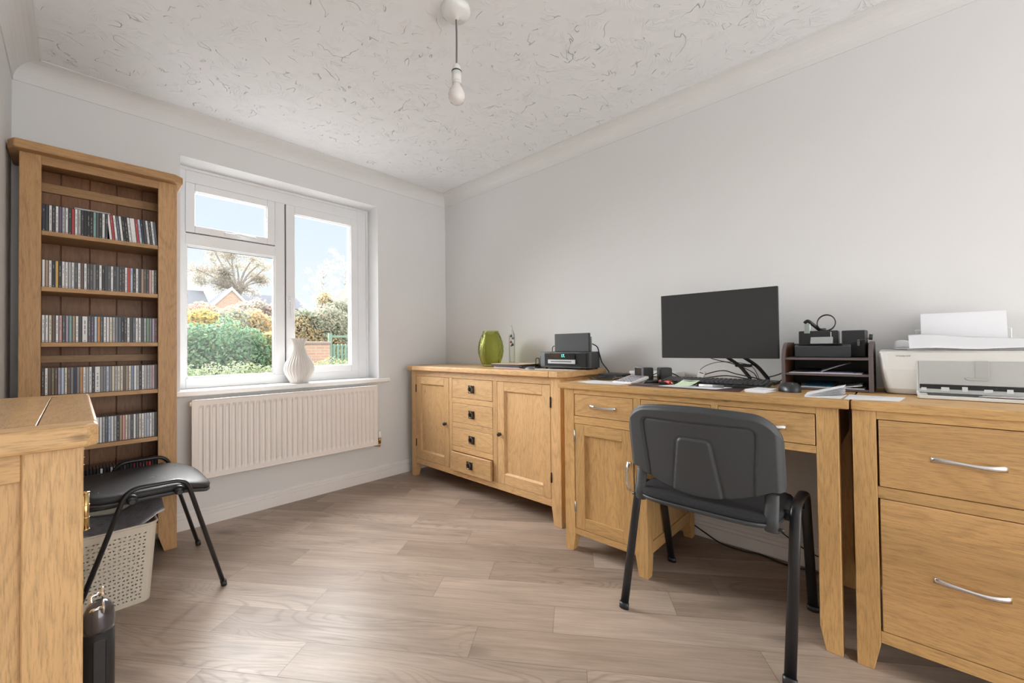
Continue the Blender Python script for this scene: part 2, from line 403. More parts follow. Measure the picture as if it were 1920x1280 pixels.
def build_floor():
    bm = BM(); uvl = bm.loops.layers.uv.new('plank'); cl = bm.loops.layers.float_color.new('plank_id')
    PW, PL = 0.1535, 0.964
    d = Vector((math.cos(math.radians(-55)), math.sin(math.radians(-55)))); n = Vector((-d.y, d.x))
    known = {0: 0.088, -1: -0.186, -2: 0.202, 1: 0.552, 4: 0.570, 5: 0.204, 2: 0.755}
    rnd = random.Random(5)
    for r in range(-14, 30):
        v0 = -2.134 + r*PW     # row r spans v0..v0+PW ; row 0 starts at -2.134
        off = known.get(r, rnd.uniform(0, PL))
        for k in range(-4, 7):
            u0 = off + k*PL
            cid = (rnd.random(), rnd.random(), rnd.random(), 1)
            q = []
            for (u, v) in ((u0, v0), (u0+PL, v0), (u0+PL, v0+PW), (u0, v0+PW)):
                p = d*u + n*v; q.append(bm.verts.new((p.x, p.y, 0)))
            f = bm.faces.new(q)
            for lp, w in zip(f.loops, ((0, 0), (1, 0), (1, 1), (0, 1))): lp[uvl].uv = w; lp[cl] = cid
    for co, no in (((0.0, 0, 0), (1, 0, 0)), ((-W, 0, 0), (-1, 0, 0)), ((0, 0.0, 0), (0, 1, 0)), ((0, YB, 0), (0, -1, 0))):
        bmesh.ops.bisect_plane(bm, geom=bm.verts[:]+bm.edges[:]+bm.faces[:], plane_co=co, plane_no=no, clear_outer=True)
    bmesh.ops.recalc_face_normals(bm, faces=bm.faces[:])
    for f in bm.faces:
        if f.normal.z < 0: f.normal_flip()
    box(bm, -W, 0, YB, 0, -0.12, -0.002)
    return single('floor', bm, floor_material(), (0, 0, 0), kind='structure')
build_floor()

def ceiling_material():
    m, nt, b = new_mat('artex_ceiling'); N = nt.nodes; L = nt.links
    b.inputs['Base Color'].default_value = (0.84, 0.855, 0.88, 1); b.inputs['Roughness'].default_value = 0.7
    tc = N.new('ShaderNodeTexCoord')
    # comb strokes: fine ripples whose direction changes patch by patch, and long trowel ridges
    vo = N.new('ShaderNodeTexVoronoi'); vo.inputs['Scale'].default_value = 8.5
    dn = N.new('ShaderNodeTexNoise'); dn.inputs['Scale'].default_value = 6; dn.inputs['Detail'].default_value = 2; L.new(tc.outputs['Object'], dn.inputs['Vector'])
    sc = N.new('ShaderNodeVectorMath'); sc.operation = 'SCALE'; sc.inputs['Scale'].default_value = 0.22; L.new(dn.outputs['Color'], sc.inputs[0])
    ad = N.new('ShaderNodeVectorMath'); ad.operation = 'ADD'; L.new(tc.outputs['Object'], ad.inputs[0]); L.new(sc.outputs[0], ad.inputs[1])
    L.new(ad.outputs[0], vo.inputs['Vector'])
    sc2 = N.new('ShaderNodeSeparateColor'); L.new(vo.outputs['Color'], sc2.inputs[0])
    an = N.new('ShaderNodeMath'); an.operation = 'MULTIPLY'; an.inputs[1].default_value = 3.14159; L.new(sc2.outputs[0], an.inputs[0])
    vr = N.new('ShaderNodeVectorRotate'); vr.rotation_type = 'Z_AXIS'; L.new(ad.outputs[0], vr.inputs['Vector']); L.new(an.outputs[0], vr.inputs['Angle'])
    mp = N.new('ShaderNodeMapping'); mp.inputs['Scale'].default_value = (170, 14, 1); L.new(vr.outputs[0], mp.inputs[0])
    n1 = N.new('ShaderNodeTexNoise'); n1.inputs['Scale'].default_value = 1; n1.inputs['Detail'].default_value = 1; L.new(mp.outputs[0], n1.inputs['Vector'])
    pat = N.new('ShaderNodeTexNoise'); pat.inputs['Scale'].default_value = 9; L.new(tc.outputs['Object'], pat.inputs['Vector'])
    pr = N.new('ShaderNodeMapRange'); pr.inputs[1].default_value = 0.46; pr.inputs[2].default_value = 0.60; L.new(pat.outputs['Fac'], pr.inputs[0])
    m0 = N.new('ShaderNodeMath'); m0.operation = 'MULTIPLY'; m0.inputs[1].default_value = 0.75; L.new(n1.outputs['Fac'], m0.inputs[0])
    m1 = N.new('ShaderNodeMath'); m1.operation = 'MULTIPLY'; L.new(m0.outputs[0], m1.inputs[0]); L.new(pr.outputs[0], m1.inputs[1])
    # ridges: broken contour lines of a noise
    rn = N.new('ShaderNodeTexNoise'); rn.inputs['Scale'].default_value = 5.5; rn.inputs['Detail'].default_value = 2.5; rn.inputs['Distortion'].default_value = 0.8; L.new(tc.outputs['Object'], rn.inputs['Vector'])
    k = N.new('ShaderNodeMath'); k.operation = 'MULTIPLY'; k.inputs[1].default_value = 6.0; L.new(rn.outputs['Fac'], k.inputs[0])
    pp = N.new('ShaderNodeMath'); pp.operation = 'PINGPONG'; pp.inputs[1].default_value = 0.5; L.new(k.outputs[0], pp.inputs[0])
    rl = N.new('ShaderNodeMapRange'); rl.inputs[1].default_value = 0.0; rl.inputs[2].default_value = 0.022; rl.inputs[3].default_value = 1; rl.inputs[4].default_value = 0; L.new(pp.outputs[0], rl.inputs[0])
    pn = N.new('ShaderNodeTexNoise'); pn.inputs['Scale'].default_value = 14; L.new(tc.outputs['Object'], pn.inputs['Vector'])
    pm = N.new('ShaderNodeMapRange'); pm.inputs[1].default_value = 0.52; pm.inputs[2].default_value = 0.58; L.new(pn.outputs['Fac'], pm.inputs[0])
    m2 = N.new('ShaderNodeMath'); m2.operation = 'MULTIPLY'; L.new(rl.outputs[0], m2.inputs[0]); L.new(pm.outputs[0], m2.inputs[1])
    m3 = N.new('ShaderNodeMath'); m3.operation = 'MULTIPLY_ADD'; m3.inputs[1].default_value = 1.6; L.new(m2.outputs[0], m3.inputs[0]); L.new(m1.outputs[0], m3.inputs[2])
    bp = N.new('ShaderNodeBump'); bp.inputs['Strength'].default_value = 1.0; bp.inputs['Distance'].default_value = 0.0048
    L.new(m3.outputs[0], bp.inputs['Height']); L.new(bp.outputs[0], b.inputs['Normal'])
    return m
bm = BM(); box(bm, -W-.1, .12, YB, .3, H, H+.12); single('ceiling', bm, ceiling_material(), (0, 0, H), kind='structure')
# window wall with the opening
WX0, WX1, WZ0, WZ1 = -1.906, -0.669, 0.792, 2.158
WT = 0.30
bm = BM()
box(bm, -W-.1, WX0, 0, WT, -.1, H); box(bm, WX1, .12, 0, WT, -.1, H)
box(bm, WX0, WX1, 0, WT, WZ1, H); box(bm, WX0, WX1, 0, WT, -.1, WZ0-.03)
single('wall_window', bm, white_wall, (0, 0, 0), kind='structure')
bm = BM(); box(bm, 0, .12, YB, 0, -.1, H); single('wall_desk', bm, white_wall, (0, 0, 0), kind='structure')
bm = BM(); box(bm, -W-.1, -W, YB, 0, -.1, H); single('wall_left', bm, white_wall, (-W, 0, 0), kind='structure')
# coving: concave quarter with small fillets
def cove_profile():
    p = [(0, H), (0, H-CO), (0.004, H-CO), (0.004, H-CO+.006)]
    R = CO-.010
    for k in range(9):
        a = (PI/2)*k/8
        p.append((CO-.006-R*math.cos(a)+.0, H-CO+.006+R*math.sin(a)))
    p += [(CO, H-.004), (CO, H)]
    return p
prof = cove_profile()
cov_m = plain('coving_paint', (0.75, 0.752, 0.755), 0.7)
bm = BM(); prism(bm, [(-a, z) for a, z in prof], 0, -W, 0); single('trim_1', bm, cov_m, (0, 0, H), kind='structure')
bm = BM(); prism(bm, [(-a, z) for a, z in prof], 1, YB, 0); single('trim_2', bm, cov_m, (0, 0, H), kind='structure')
bm = BM(); prism(bm, [(-W+a, z) for a, z in prof], 1, YB, 0); single('trim_3', bm, cov_m, (-W, 0, H), kind='structure')
sk = [(0, 0), (0.018, 0), (0.018, .060), (.012, .0625), (.012, .066), (.018, .069), (.018, .080), (.011, .0825), (.011, .0865), (.013, .089), (.009, .095), (.004, .099), (0, .099)]
base_m = plain('skirting_paint', (0.83, 0.81, 0.80), 0.35)
bm = BM(); prism(bm, [(-a, z) for a, z in sk], 0, -W, 0); single('baseboard_window', bm, base_m, (0, 0, 0), kind='structure')
bm = BM(); prism(bm, [(-a, z) for a, z in sk], 1, YB, -.016); single('baseboard_desk', bm, base_m, (0, 0, 0), kind='structure')
bm = BM(); prism(bm, [(-W+a, z) for a, z in sk], 1, YB, -.016); single('baseboard_left', bm, base_m, (-W, 0, 0), kind='structure')

# ------------------------------------------------------------------ window
win = empty('window_1', ((WX0+WX1)/2, 0.17, WZ0)); win['kind'] = 'structure'
FY = 0.17
bm = BM()
def rect_frame(bm, x0, x1, z0, z1, w, y0, y1, bev=.003, wt=None):
    wt = wt or w
    box(bm, x0, x0+w, y0, y1, z0, z1, bev); box(bm, x1-w, x1, y0, y1, z0, z1, bev)
    box(bm, x0+w, x1-w, y0, y1, z1-wt, z1, bev); box(bm, x0+w, x1-w, y0, y1, z0, z0+wt, bev)
box(bm, WX0, WX0+.050, FY, FY+.07, WZ0, WZ1, .003); box(bm, WX1-.085, WX1, FY, FY+.07, WZ0, WZ1, .003)
box(bm, WX0+.05, WX1-.085, FY, FY+.07, 2.066, WZ1, .003); box(bm, WX0+.05, WX1-.085, FY, FY+.07, WZ0, .855, .003)
box(bm, -1.359, -1.296, FY, FY+.07, .855, 2.066, .003)
box(bm, WX0+.05, -1.359, FY, FY+.07, 1.679, 1.752, .003)
# stepped outer edge
box(bm, WX0, WX1, FY-.012, FY+.01, 2.140, WZ1, .002); box(bm, WX1-.018, WX1, FY-.012, FY+.01, WZ0, 2.14, .002)
# glazing bead of the fixed pane
rect_frame(bm, -1.862, -1.352, .850, 1.686, .016, FY+.012, FY+.03, .003)
part('window_frame', bm, upvc, win)
def sash(name, x0, x1, z0, z1, w, wb):
    bm = BM(); y0, y1 = FY-.012, FY+.05
    box(bm, x0, x0+w, y0, y1, z0, z1, .004, 2); box(bm, x1-w, x1, y0, y1, z0, z1, .004, 2)
    box(bm, x0+w, x1-w, y0, y1, z1-w, z1, .004, 2); box(bm, x0+w, x1-w, y0, y1, z0, z0+wb, .004, 2)
    rect_frame(bm, x0+w-.002, x1-w+.002, z0+wb-.002, z1-w+.002, .007, FY+.0, FY+.02, .002)
    return part('window_sash', bm, upvc, win)
s1 = sash('s', -1.858, -1.364, 1.758, 2.062, .046, .042)
s2 = sash('s', -1.290, -.759, .851, 2.064, .056, .050)
gasket = plain('dark_gasket', (0.05, 0.055, 0.06), 0.6)
bm = BM()
for (x0, x1, z0, z1) in ((-1.862, -1.360, 1.754, 2.066), (-1.294, -.755, .847, 2.068)):
    rect_frame(bm, x0, x1, z0, z1, .005, FY+.004, FY+.011, 0)
rect_frame(bm, -1.848, -1.366, .864, 1.672, .003, FY+.02, FY+.04, 0)
part('gasket', bm, gasket, win)
for (x0, x1, z0, z1, par) in ((-1.814, -1.408, 1.798, 2.018, s1), (-1.236, -.813, .899, 2.010, s2), (-1.852, -1.362, .860, 1.676, win)):
    bm = BM(); box(bm, x0, x1, FY+.022, FY+.034, z0, z1); part('window_pane', bm, pane_m, par)
# handles
bm = BM(); box(bm, -1.277, -1.259, FY-.024, FY-.012, 1.335, 1.405, .003); tube(bm, round_path([(-1.268, FY-.02, 1.375), (-1.268, FY-.052, 1.37), (-1.262, FY-.05, 1.25)], .02), .007, 8)
part('window_handle', bm, upvc, s2)
bm = BM(); box(bm, -1.66, -1.57, FY-.022, FY-.012, 1.772, 1.788, .003); tube(bm, round_path([(-1.60, FY-.02, 1.780), (-1.60, FY-.048, 1.782), (-1.49, FY-.046, 1.776)], .02), .006, 8)
part('window_handle', bm, upvc, s1)
bm = BM(); box(bm, -1.945, -.588, -.036, -.0005, WZ0-.030, WZ0, .007, 3); box(bm, WX0, WX1, -.002, FY+.02, WZ0-.030, WZ0)
part('window_sill', bm, white_gloss, win)

# ------------------------------------------------------------------ radiator
rad = tag(empty('radiator', (-1.3, -.06, .29)), 'cream white panel radiator with vertical flutes below the window', 'radiator')
RX0, RX1, RZ0, RZ1, RY = -1.867, -.735, .290, .745, -.100
bm = BM()
nf = 34; pitch = (RX1-RX0-.05)/nf
xs = []
for i in range(nf):
    a = RX0+.025+i*pitch
    xs += [(a, 0), (a+pitch*.12, 0), (a+pitch*.30, 1), (a+pitch*.70, 1), (a+pitch*.88, 0)]
xs = [(RX0, 0)]+xs+[(RX1, 0)]
zs = [(RZ0, 0), (RZ0+.028, 0), (RZ0+.048, 1), (RZ1-.050, 1), (RZ1-.032, 0), (RZ1, 0)]
V = [[bm.verts.new((x, RY+.009*k1*k2, z)) for z, k2 in zs] for x, k1 in xs]
for i in range(len(xs)-1):
    for j in range(len(zs)-1): bm.faces.new([V[i][j], V[i+1][j], V[i+1][j+1], V[i][j+1]])
box(bm, RX0, RX1, RY+.010, RY+.020, RZ0, RZ1, .003)
for z0, z1 in ((RZ1-.006, RZ1), (RZ0, RZ0+.006)): box(bm, RX0-.002, RX1+.002, RY-.002, RY+.012, z0, z1, .002)
for x in (RX0-.002, RX1-.006): box(bm, x, x+.008, RY-.002, RY+.012, RZ0, RZ1, .002)
part('front_panel', bm, rad_m, rad)
bm = BM(); box(bm, RX0+.005, RX1-.005, -.080, -.045, RZ0+.01, RZ1-.004, .003)
for i in range(36):
    x = RX0+.02+i*(RX1-RX0-.04)/36; box(bm, x, x+.012, RY+.02, -.045, RZ1-.012, RZ1-.002)
part('back_panel', bm, rad_m, rad)
for x in (-1.6, -1.0):
    bm = BM(); box(bm, x-.015, x+.015, -.047, -.003, .34, .70, .002); part('wall_bracket', bm, rad_m, rad)
bm = BM(); tube(bm, [(RX1-.004, -.085, .322), (-.712, -.085, .322)], .010, 12); tube(bm, [(-.712, -.085, .298), (-.712, -.085, .345)], .011, 12); tube(bm, round_path([(-.712, -.085, .30), (-.712, -.085, .275), (-.712, -.004, .268)], .015), .0075, 10)
part('valve', bm, brass, rad, label='brass valve')
bm = BM(); lathe(bm, [(.0, .342), (.012, .342), (.013, .35), (.013, .385), (.010, .392), (0, .393)], (-.712, -.085, 0), 16); part('valve_cap', bm, whitep, rad)
bm = BM(); tube(bm, [(RX0+.004, -.09, .722), (RX0-.010, -.09, .722)], .011, 10); part('bleed_plug', bm, rad_m, rad)

# ------------------------------------------------------------------ pendant lamp
LX, LY = -1.268, -1.727
lamp = tag(empty('pendant_lamp', (LX, LY, H)), 'bare white bulb on a short grey cord hanging from a ceiling rose', 'ceiling light')
bm = BM(); lathe(bm, [(0, H-.0005), (.056, H-.0005), (.059, H-.012), (.057, H-.022), (.046, H-.036), (.012, H-.042), (.010, H-.048), (.004, H-.05), (0, H-.05)], (LX, LY, 0), 40); part('ceiling_rose', bm, whitep, lamp)
bm = BM(); tube(bm, smooth_path([(LX, LY, H-.045), (LX+.002, LY, 2.28), (LX, LY, 2.165)]), .0035, 8); part('cord', bm, dgrey, lamp)
bm = BM(); lathe(bm, [(0, 2.172), (.007, 2.17), (.015, 2.160), (.019, 2.142), (.019, 2.140)], (LX, LY, 0), 24); lathe(bm, [(.0195, 2.136), (.0195, 2.102), (.0185, 2.098)], (LX, LY, 0), 24); lathe(bm, [(.0185, 2.099), (.0185, 2.088)], (LX, LY, 0), 24)
h = part('bulb_holder', bm, whitep, lamp)
bm = BM(); lathe(bm, [(.0188, 2.1415), (.0205, 2.140), (.0205, 2.1365), (.0188, 2.135)], (LX, LY, 0), 24); part('retaining_ring', bm, blackp, h)
bm = BM(); lathe(bm, [(.016, 2.09), (.018, 2.078), (.028, 2.062), (.0335, 2.045), (.033, 2.032), (.027, 2.018), (.015, 2.009), (0, 2.006)], (LX, LY, 0), 32); part('bulb', bm, bulb_m, lamp)

# ================================================================== CABINET PIECES (fronts face -X)
GAP = .0021
def foot_post(bm, x0, x1, y0, y1, z1, taper_z, ty=0, tx=0, t=.016, bev=.002, z0=0.0):
    """square post with a tapered foot; ty/tx = side (+1/-1) that is cut back"""
    b = bmesh.new()
    def quad(z, cut):
        a0, a1, c0, c1 = x0, x1, y0, y1
        if cut:
            if tx > 0: a1 -= t
            if tx < 0: a0 += t
            if ty > 0: c1 -= t
            if ty < 0: c0 += t
        return [b.verts.new(p) for p in ((a0, c0, z), (a1, c0, z), (a1, c1, z), (a0, c1, z))]
    A, M, Z = quad(z0, True), quad(taper_z, False), quad(z1, False)
    for P, Q in ((A, M), (M, Z)):
        for i in range(4): b.faces.new([P[i], P[(i+1) % 4], Q[(i+1) % 4], Q[i]])
    b.faces.new(A[::-1]); b.faces.new(Z)
    bmesh.ops.recalc_face_normals(b, faces=b.faces[:])
    bmesh.ops.bevel(b, geom=b.edges[:], offset=bev, segments=1, affect='EDGES')
    merge(bm, b)
def framed_door(parent, xf, ya, yb, z0, z1, mats, sw=.06, rec=.012, th=.020, bevel_mould=True, name='door'):
    """ya > yb (ya nearer the window). frame-and-panel door, front at xf"""
    y0, y1 = yb+GAP, ya-GAP; z0 += GAP; z1 -= GAP
    bm = BM()
    box(bm, xf, xf+th, y0, y0+sw, z0, z1, .0015, mi=0); box(bm, xf, xf+th, y1-sw, y1, z0, z1, .0015, mi=0)
    box(bm, xf, xf+th, y0+sw, y1-sw, z1-sw, z1, .0015, mi=1); box(bm, xf, xf+th, y0+sw, y1-sw, z0, z0+sw*1.08, .0015, mi=1)
    d = part(name, bm, [mats[2], mats[1]], parent)
    bm = BM(); box(bm, xf+rec, xf+th-.001, y0+sw-.002, y1-sw+.002, z0+sw, z1-sw+.002)
    if bevel_mould:
        a, b_, c, e = y0+sw, y1-sw, z0+sw*1.08, z1-sw
        w = rec*.75
        prism(bm, [(xf+.0015, c), (xf+rec, c), (xf+rec, c+w)], 1, a, b_, mi=0)
        prism(bm, [(xf+.0015, e), (xf+rec, e), (xf+rec, e-w)], 1, a, b_, mi=0)
        prism(bm, [(xf+.0015, a), (xf+rec, a), (xf+rec, a+w)], 2, c, e, mi=0)
        prism(bm, [(xf+.0015, b_), (xf+rec, b_), (xf+rec, b_-w)], 2, c, e, mi=0)
    part('door_panel', bm, mats[2], d)
    return d
def drawer(parent, xf, ya, yb, z0, z1, mat, out=0.0):
    bm = BM(); box(bm, xf-out, xf+.020-out, yb+GAP, ya-GAP, z0+GAP, z1-GAP, .0018)
    d = part('drawer', bm, mat, parent)
    if out:
        bm = BM(); box(bm, xf+.018-out, xf+.05, yb+.012, ya-.012, z0+.012, z1-.02); part('drawer_box', bm, mat, d)
    return d
def hinge(par, x, y, z0, z1, mat, r=.004):
    bm = BM(); tube(bm, [(x, y, z0), (x, y, z1)], r, 10); box(bm, x-.0005, x+.004, y-.006, y+.006, z0+.002, z1-.002)
    for z in (z0, z1): lathe(bm, [(0, z-.002), (r*1.1, z-.001), (r*1.1, z+.001), (0, z+.002)], (x, y, 0), 10)
    return part('hinge', bm, mat, par)
def table_top(parent, x0, x1, y0, y1, z0, z1, mats, end=.095, ch=.03, bev=.007, seg=3):
    """planked top with cross boards at both ends and clipped front corners; front edge at x0"""
    bm = BM()
    prism(bm, [(x0, y0+end), (x1, y0+end), (x1, y1-end), (x0, y1-end)], 2, z0, z1, bev, 0, seg)
    prism(bm, [(x0, y0+end), (x0, y0+ch*1.1), (x0+ch, y0), (x1, y0), (x1, y0+end)], 2, z0, z1, bev, 1, seg)
    prism(bm, [(x0, y1-end), (x0, y1-ch*1.1), (x0+ch, y1), (x1, y1), (x1, y1-end)], 2, z0, z1, bev, 1, seg)
    return part('top', bm, mats, parent)
def ring_pull(par, x, y, z):
    bm = BM(); box(bm, x-.0035, x, y-.030, y+.030, z-.027, z+.027, .0012)
    for dy in (-.024, .024):
        for dz in (-.021, .021): lathe(bm, [(0, -.0015), (.003, -.001), (.0032, .0005)], (x-.004, y+dy, z+dz), 8, axis='X')
    p = part('handle_plate', bm, bronze, par, label='dark bronze plate')
    bm = BM()
    c = Vector((x-.009, y, z-.001)); pts = []
    for k in range(29):
        a = PI*0.62+2*PI*.88*k/28+.18
        pts.append((c.x-.004*abs(math.sin(a/2)), c.y+.021*math.cos(a), c.z+.019*math.sin(a)))
    tube(bm, pts, .0034, 8)
    lathe(bm, [(0, -.006), (.006, -.004), (.006, .006), (0, .006)], (x-.006, y, z+.018), 12, axis='X')
    part('ring_handle', bm, bronze_l, p)
def bow_handle(par, x, y, z, L=.140, vert=False):
    """chrome strap pull, wide at its feet and narrow in the middle"""
    bm = BM(); n = 24; rows = []
    for i in range(n+1):
        t = -1+2*i/n
        w = .0045+.0045*abs(t)**1.5
        off = .022*(1-t*t)**.5 if abs(t) < 1 else 0
        off = .021*(1-abs(t)**3)+.001
        dz = .0022*math.sin(t*PI*.9)
        s = t*L/2
        def P(u, o):
            return Vector((x-off+o, y+(u if vert else s), z+(s if vert else u+dz)))
        rows.append([bm.verts.new(P(-w, .0)), bm.verts.new(P(w, .0)), bm.verts.new(P(w, .004)), bm.verts.new(P(-w, .004))])
    for i in range(n):
        for k in range(4): f = bm.faces.new([rows[i][k], rows[i+1][k], rows[i+1][(k+1) % 4], rows[i][(k+1) % 4]]); f.smooth = k in (0, 2)
    bm.faces.new(rows[0]); bm.faces.new(rows[-1][::-1])
    bmesh.ops.recalc_face_normals(bm, faces=bm.faces[:])
    return part('handle', bm, chrome, par, label='chrome strap handle')

# ------------------------------------------------------------------ sideboard
SX = -.44
sb = tag(empty('sideboard', (-.23, -.86, 0)), 'low oak sideboard with two doors and four middle drawers by the window corner', 'sideboard')
ST = .885
table_top(sb, SX-.034, -.012, -1.652, -.062, .850, ST, [oak_top, oak[0]], end=.10, ch=.032)
for (y0, y1, ty) in ((-.175, -.110, -1), (-1.610, -1.538, 1)):
    bm = BM(); foot_post(bm, SX, SX+.055, y0, y1, .850, .105, ty=ty, tx=1); part('leg', bm, oak[2], sb)
    bm = BM(); foot_post(bm, -.085, -.03, y0, y1, .850, .105, ty=ty, tx=-1); part('leg', bm, oak[2], sb)
bm = BM()
box(bm, SX+.055, -.085, -1.60, -1.585, .148, .850, mi=0); box(bm, SX+.055, -.085, -.135, -.120, .148, .850, mi=0)
box(bm, SX+.055, -.085, -1.606, -1.580, .105, .150, .002, mi=1); box(bm, SX+.055, -.085, -1.606, -1.580, .800, .850, .002, mi=1)
box(bm, -.045, -.032, -1.55, -.16, .105, .850, mi=0); box(bm, SX+.03, -.045, -1.585, -.135, .125, .145, mi=1)
part('cabinet_body', bm, [oak[2], oak[0]], sb)
_b = BM(); box(_b, SX+.001, SX+.03, -1.538, -.175, .806, .850, .0015, mi=0); part('rail', _b, [oak[1], oak[2]], sb)
_b = BM(); box(_b, SX+.001, SX+.03, -1.538, -.175, .106, .148, .0015, mi=0); part('rail', _b, [oak[1], oak[2]], sb)
_b = BM(); box(_b, SX+.001, SX+.03, -.636, -.598, .148, .806, .0015, mi=1); part('rail', _b, [oak[1], oak[2]], sb); _b = BM(); box(_b, SX+.001, SX+.03, -1.100, -1.058, .148, .806, .0015, mi=1); part('rail', _b, [oak[1], oak[2]], sb)
for a, b_ in ((.630, .666), (.452, .490), (.283, .320)): _b = BM(); box(_b, SX+.001, SX+.03, -1.058, -.636, a, b_, .0015, mi=0); part('rail', _b, [oak[1], oak[2]], sb)
dl = framed_door(sb, SX, -.175, -.598, .148, .806, oak); dr = framed_door(sb, SX, -1.100, -1.538, .148, .806, oak)
def knob(par, x, y, z, r=.014):
    bm = BM(); lathe(bm, [(0, -.026), (r*.7, -.024), (r, -.018), (r*.8, -.011), (.005, -.008), (.006, -.003), (.010, -.001), (.010, 0)], (x, y, z), 20, axis='X'); part('knob', bm, bronze, par, label='dark bronze knob')
knob(dl, SX, -.560, .466); knob(dr, SX, -1.128, .466)
for z in ((.675, .735), (.245, .300)): hinge(dl, SX-.001, -.176, z[0], z[1], bronze)
for z in ((.675, .735), (.245, .300)): hinge(dr, SX-.001, -1.539, z[0], z[1], bronze)
for z0, z1, out in ((.666, .806, 0), (.490, .630, 0), (.320, .452, 0), (.148, .283, .022)):
    d = drawer(sb, SX, -.636, -1.058, z0, z1, oak[1], out); ring_pull(d, SX-out-.0002, -.847, (z0+z1)/2)

# ------------------------------------------------------------------ desk
DX = -.60; DT = .840
desk = tag(empty('desk', (-.31, -2.30, 0)), 'wide oak writing desk with drawers under the black monitor', 'desk')
bm = BM(); box(bm, DX-.014, -.012, -2.886, -1.722, .812, DT, .004, 2); part('top', bm, dsk_top, desk)
for (x0, x1, tx) in ((DX, DX+.055, 1), (-.09, -.035, -1)):
    bm = BM(); foot_post(bm, x0, x1, -1.812, -1.752, .812, .086, ty=-1, tx=tx, t=.014); part('leg', bm, dsk[2], desk)
    bm = BM(); foot_post(bm, x0, x1, -2.192, -2.134, .655 if tx > 0 else .812, .086, ty=1, tx=tx, t=.014); part('leg', bm, dsk[2], desk)
    bm = BM(); foot_post(bm, x0, x1, -2.858, -2.798, .812, .078, ty=1, tx=0, t=.016); part('leg', bm, dsk[2], desk)
bm = BM()
box(bm, DX+.055, -.09, -2.182, -2.170, .14, .80, mi=0); box(bm, DX+.055, -.09, -1.775, -1.763, .14, .81, mi=0)
box(bm, DX+.055, -.09, -2.188, -2.162, .092, .145, .0015, mi=1); box(bm, DX+.055, -.09, -1.785, -1.757, .092, .145, .0015, mi=1)
box(bm, DX+.02, -.09, -2.17, -1.775, .10, .118, mi=1); box(bm, -.055, -.043, -2.15, -1.80, .09, .80, mi=0)
box(bm, DX+.055, -.09, -2.850, -2.825, .66, .812, .0015, mi=1)
box(bm, DX+.03, -.06, -2.83, -2.19, .655, .668, mi=1); box(bm, -.075, -.06, -2.80, -2.19, .66, .812, mi=1)
part('cabinet_body', bm, [dsk[2], dsk[0]], desk)
_b = BM(); box(_b, DX+.001, DX+.028, -2.798, -1.812, .788, .812, .001, mi=0); part('rail', _b, [dsk[1], dsk[2]], desk)
_b = BM(); box(_b, DX+.001, DX+.028, -2.798, -1.812, .653, .6785, .001, mi=0); part('rail', _b, [dsk[1], dsk[2]], desk)
_b = BM(); box(_b, DX+.001, DX+.028, -2.134, -1.812, .641, .653, .001, mi=0); part('rail', _b, [dsk[1], dsk[2]], desk)
_b = BM(); box(_b, DX+.001, DX+.028, -2.134, -1.812, .088, .118, .001, mi=0); part('rail', _b, [dsk[1], dsk[2]], desk)
_b = BM(); box(_b, DX+.001, DX+.028, -2.166, -2.132, .6785, .788, .001, mi=1); part('rail', _b, [dsk[1], dsk[2]], desk); _b = BM(); box(_b, DX+.001, DX+.028, -2.488, -2.462, .6785, .788, .001, mi=1); part('rail', _b, [dsk[1], dsk[2]], desk)
dd = framed_door(desk, DX, -1.814, -2.132, .118, .641, dsk, sw=.054, rec=.012, bevel_mould=False)
bow_handle(dd, DX, -2.108, .437, L=.132, vert=True)
plate = plain('hinge_steel', (0.55, 0.53, 0.5), 0.3, 1.0)
for z in ((.545, .605), (.195, .250)): hinge(dd, DX+.0005, -1.8145, z[0], z[1], plate, r=.0028)
for ya, yb in ((-1.814, -2.132), (-2.166, -2.462), (-2.488, -2.797)):
    d = drawer(desk, DX, ya, yb, .6785, .788, dsk_front); bow_handle(d, DX, (ya+yb)/2+(0 if ya > -2.4 else .0)-.0, .732)

# ------------------------------------------------------------------ filing cabinet
fc = tag(empty('filing_cabinet', (-.31, -3.16, 0)), 'two drawer oak filing cabinet carrying the white printer', 'filing cabinet')
bm = BM(); box(bm, DX-.006, -.012, -3.425, -2.891, .812, DT, .003, 2); part('top', bm, dsk_top, fc)
for (x0, x1, tx) in ((DX, DX+.055, 0), (-.09, -.035, -1)):
    bm = BM(); foot_post(bm, x0, x1, -2.951, -2.893, .812, .088, ty=-1, tx=tx, t=.018); part('leg', bm, dsk[2], fc)
    bm = BM(); foot_post(bm, x0, x1, -3.420, -3.362, .812, .088, ty=1, tx=tx, t=.018); part('leg', bm, dsk[2], fc)
bm = BM()
box(bm, DX+.055, -.09, -2.915, -2.900, .10, .812); box(bm, DX+.055, -.09, -3.412, -3.398, .10, .812); box(bm, -.06, -.045, -3.37, -2.94, .1, .81)
part('cabinet_body', bm, dsk[2], fc)
for a, b_ in ((.787, .812), (.542, .577), (.093, .129)): _b = BM(); box(_b, DX+.001, DX+.028, -3.362, -2.951, a, b_, .001); part('rail', _b, dsk[1], fc)
gapm = plain('shadow_gap', (0.02, 0.015, 0.01), 0.9)
for z0, z1, zh in ((.577, .787, .682), (.129, .542, .332)):
    d = drawer(fc, DX, -2.954, -3.360, z0, z1, dsk_front); bow_handle(d, DX, -3.142, zh, L=.148)

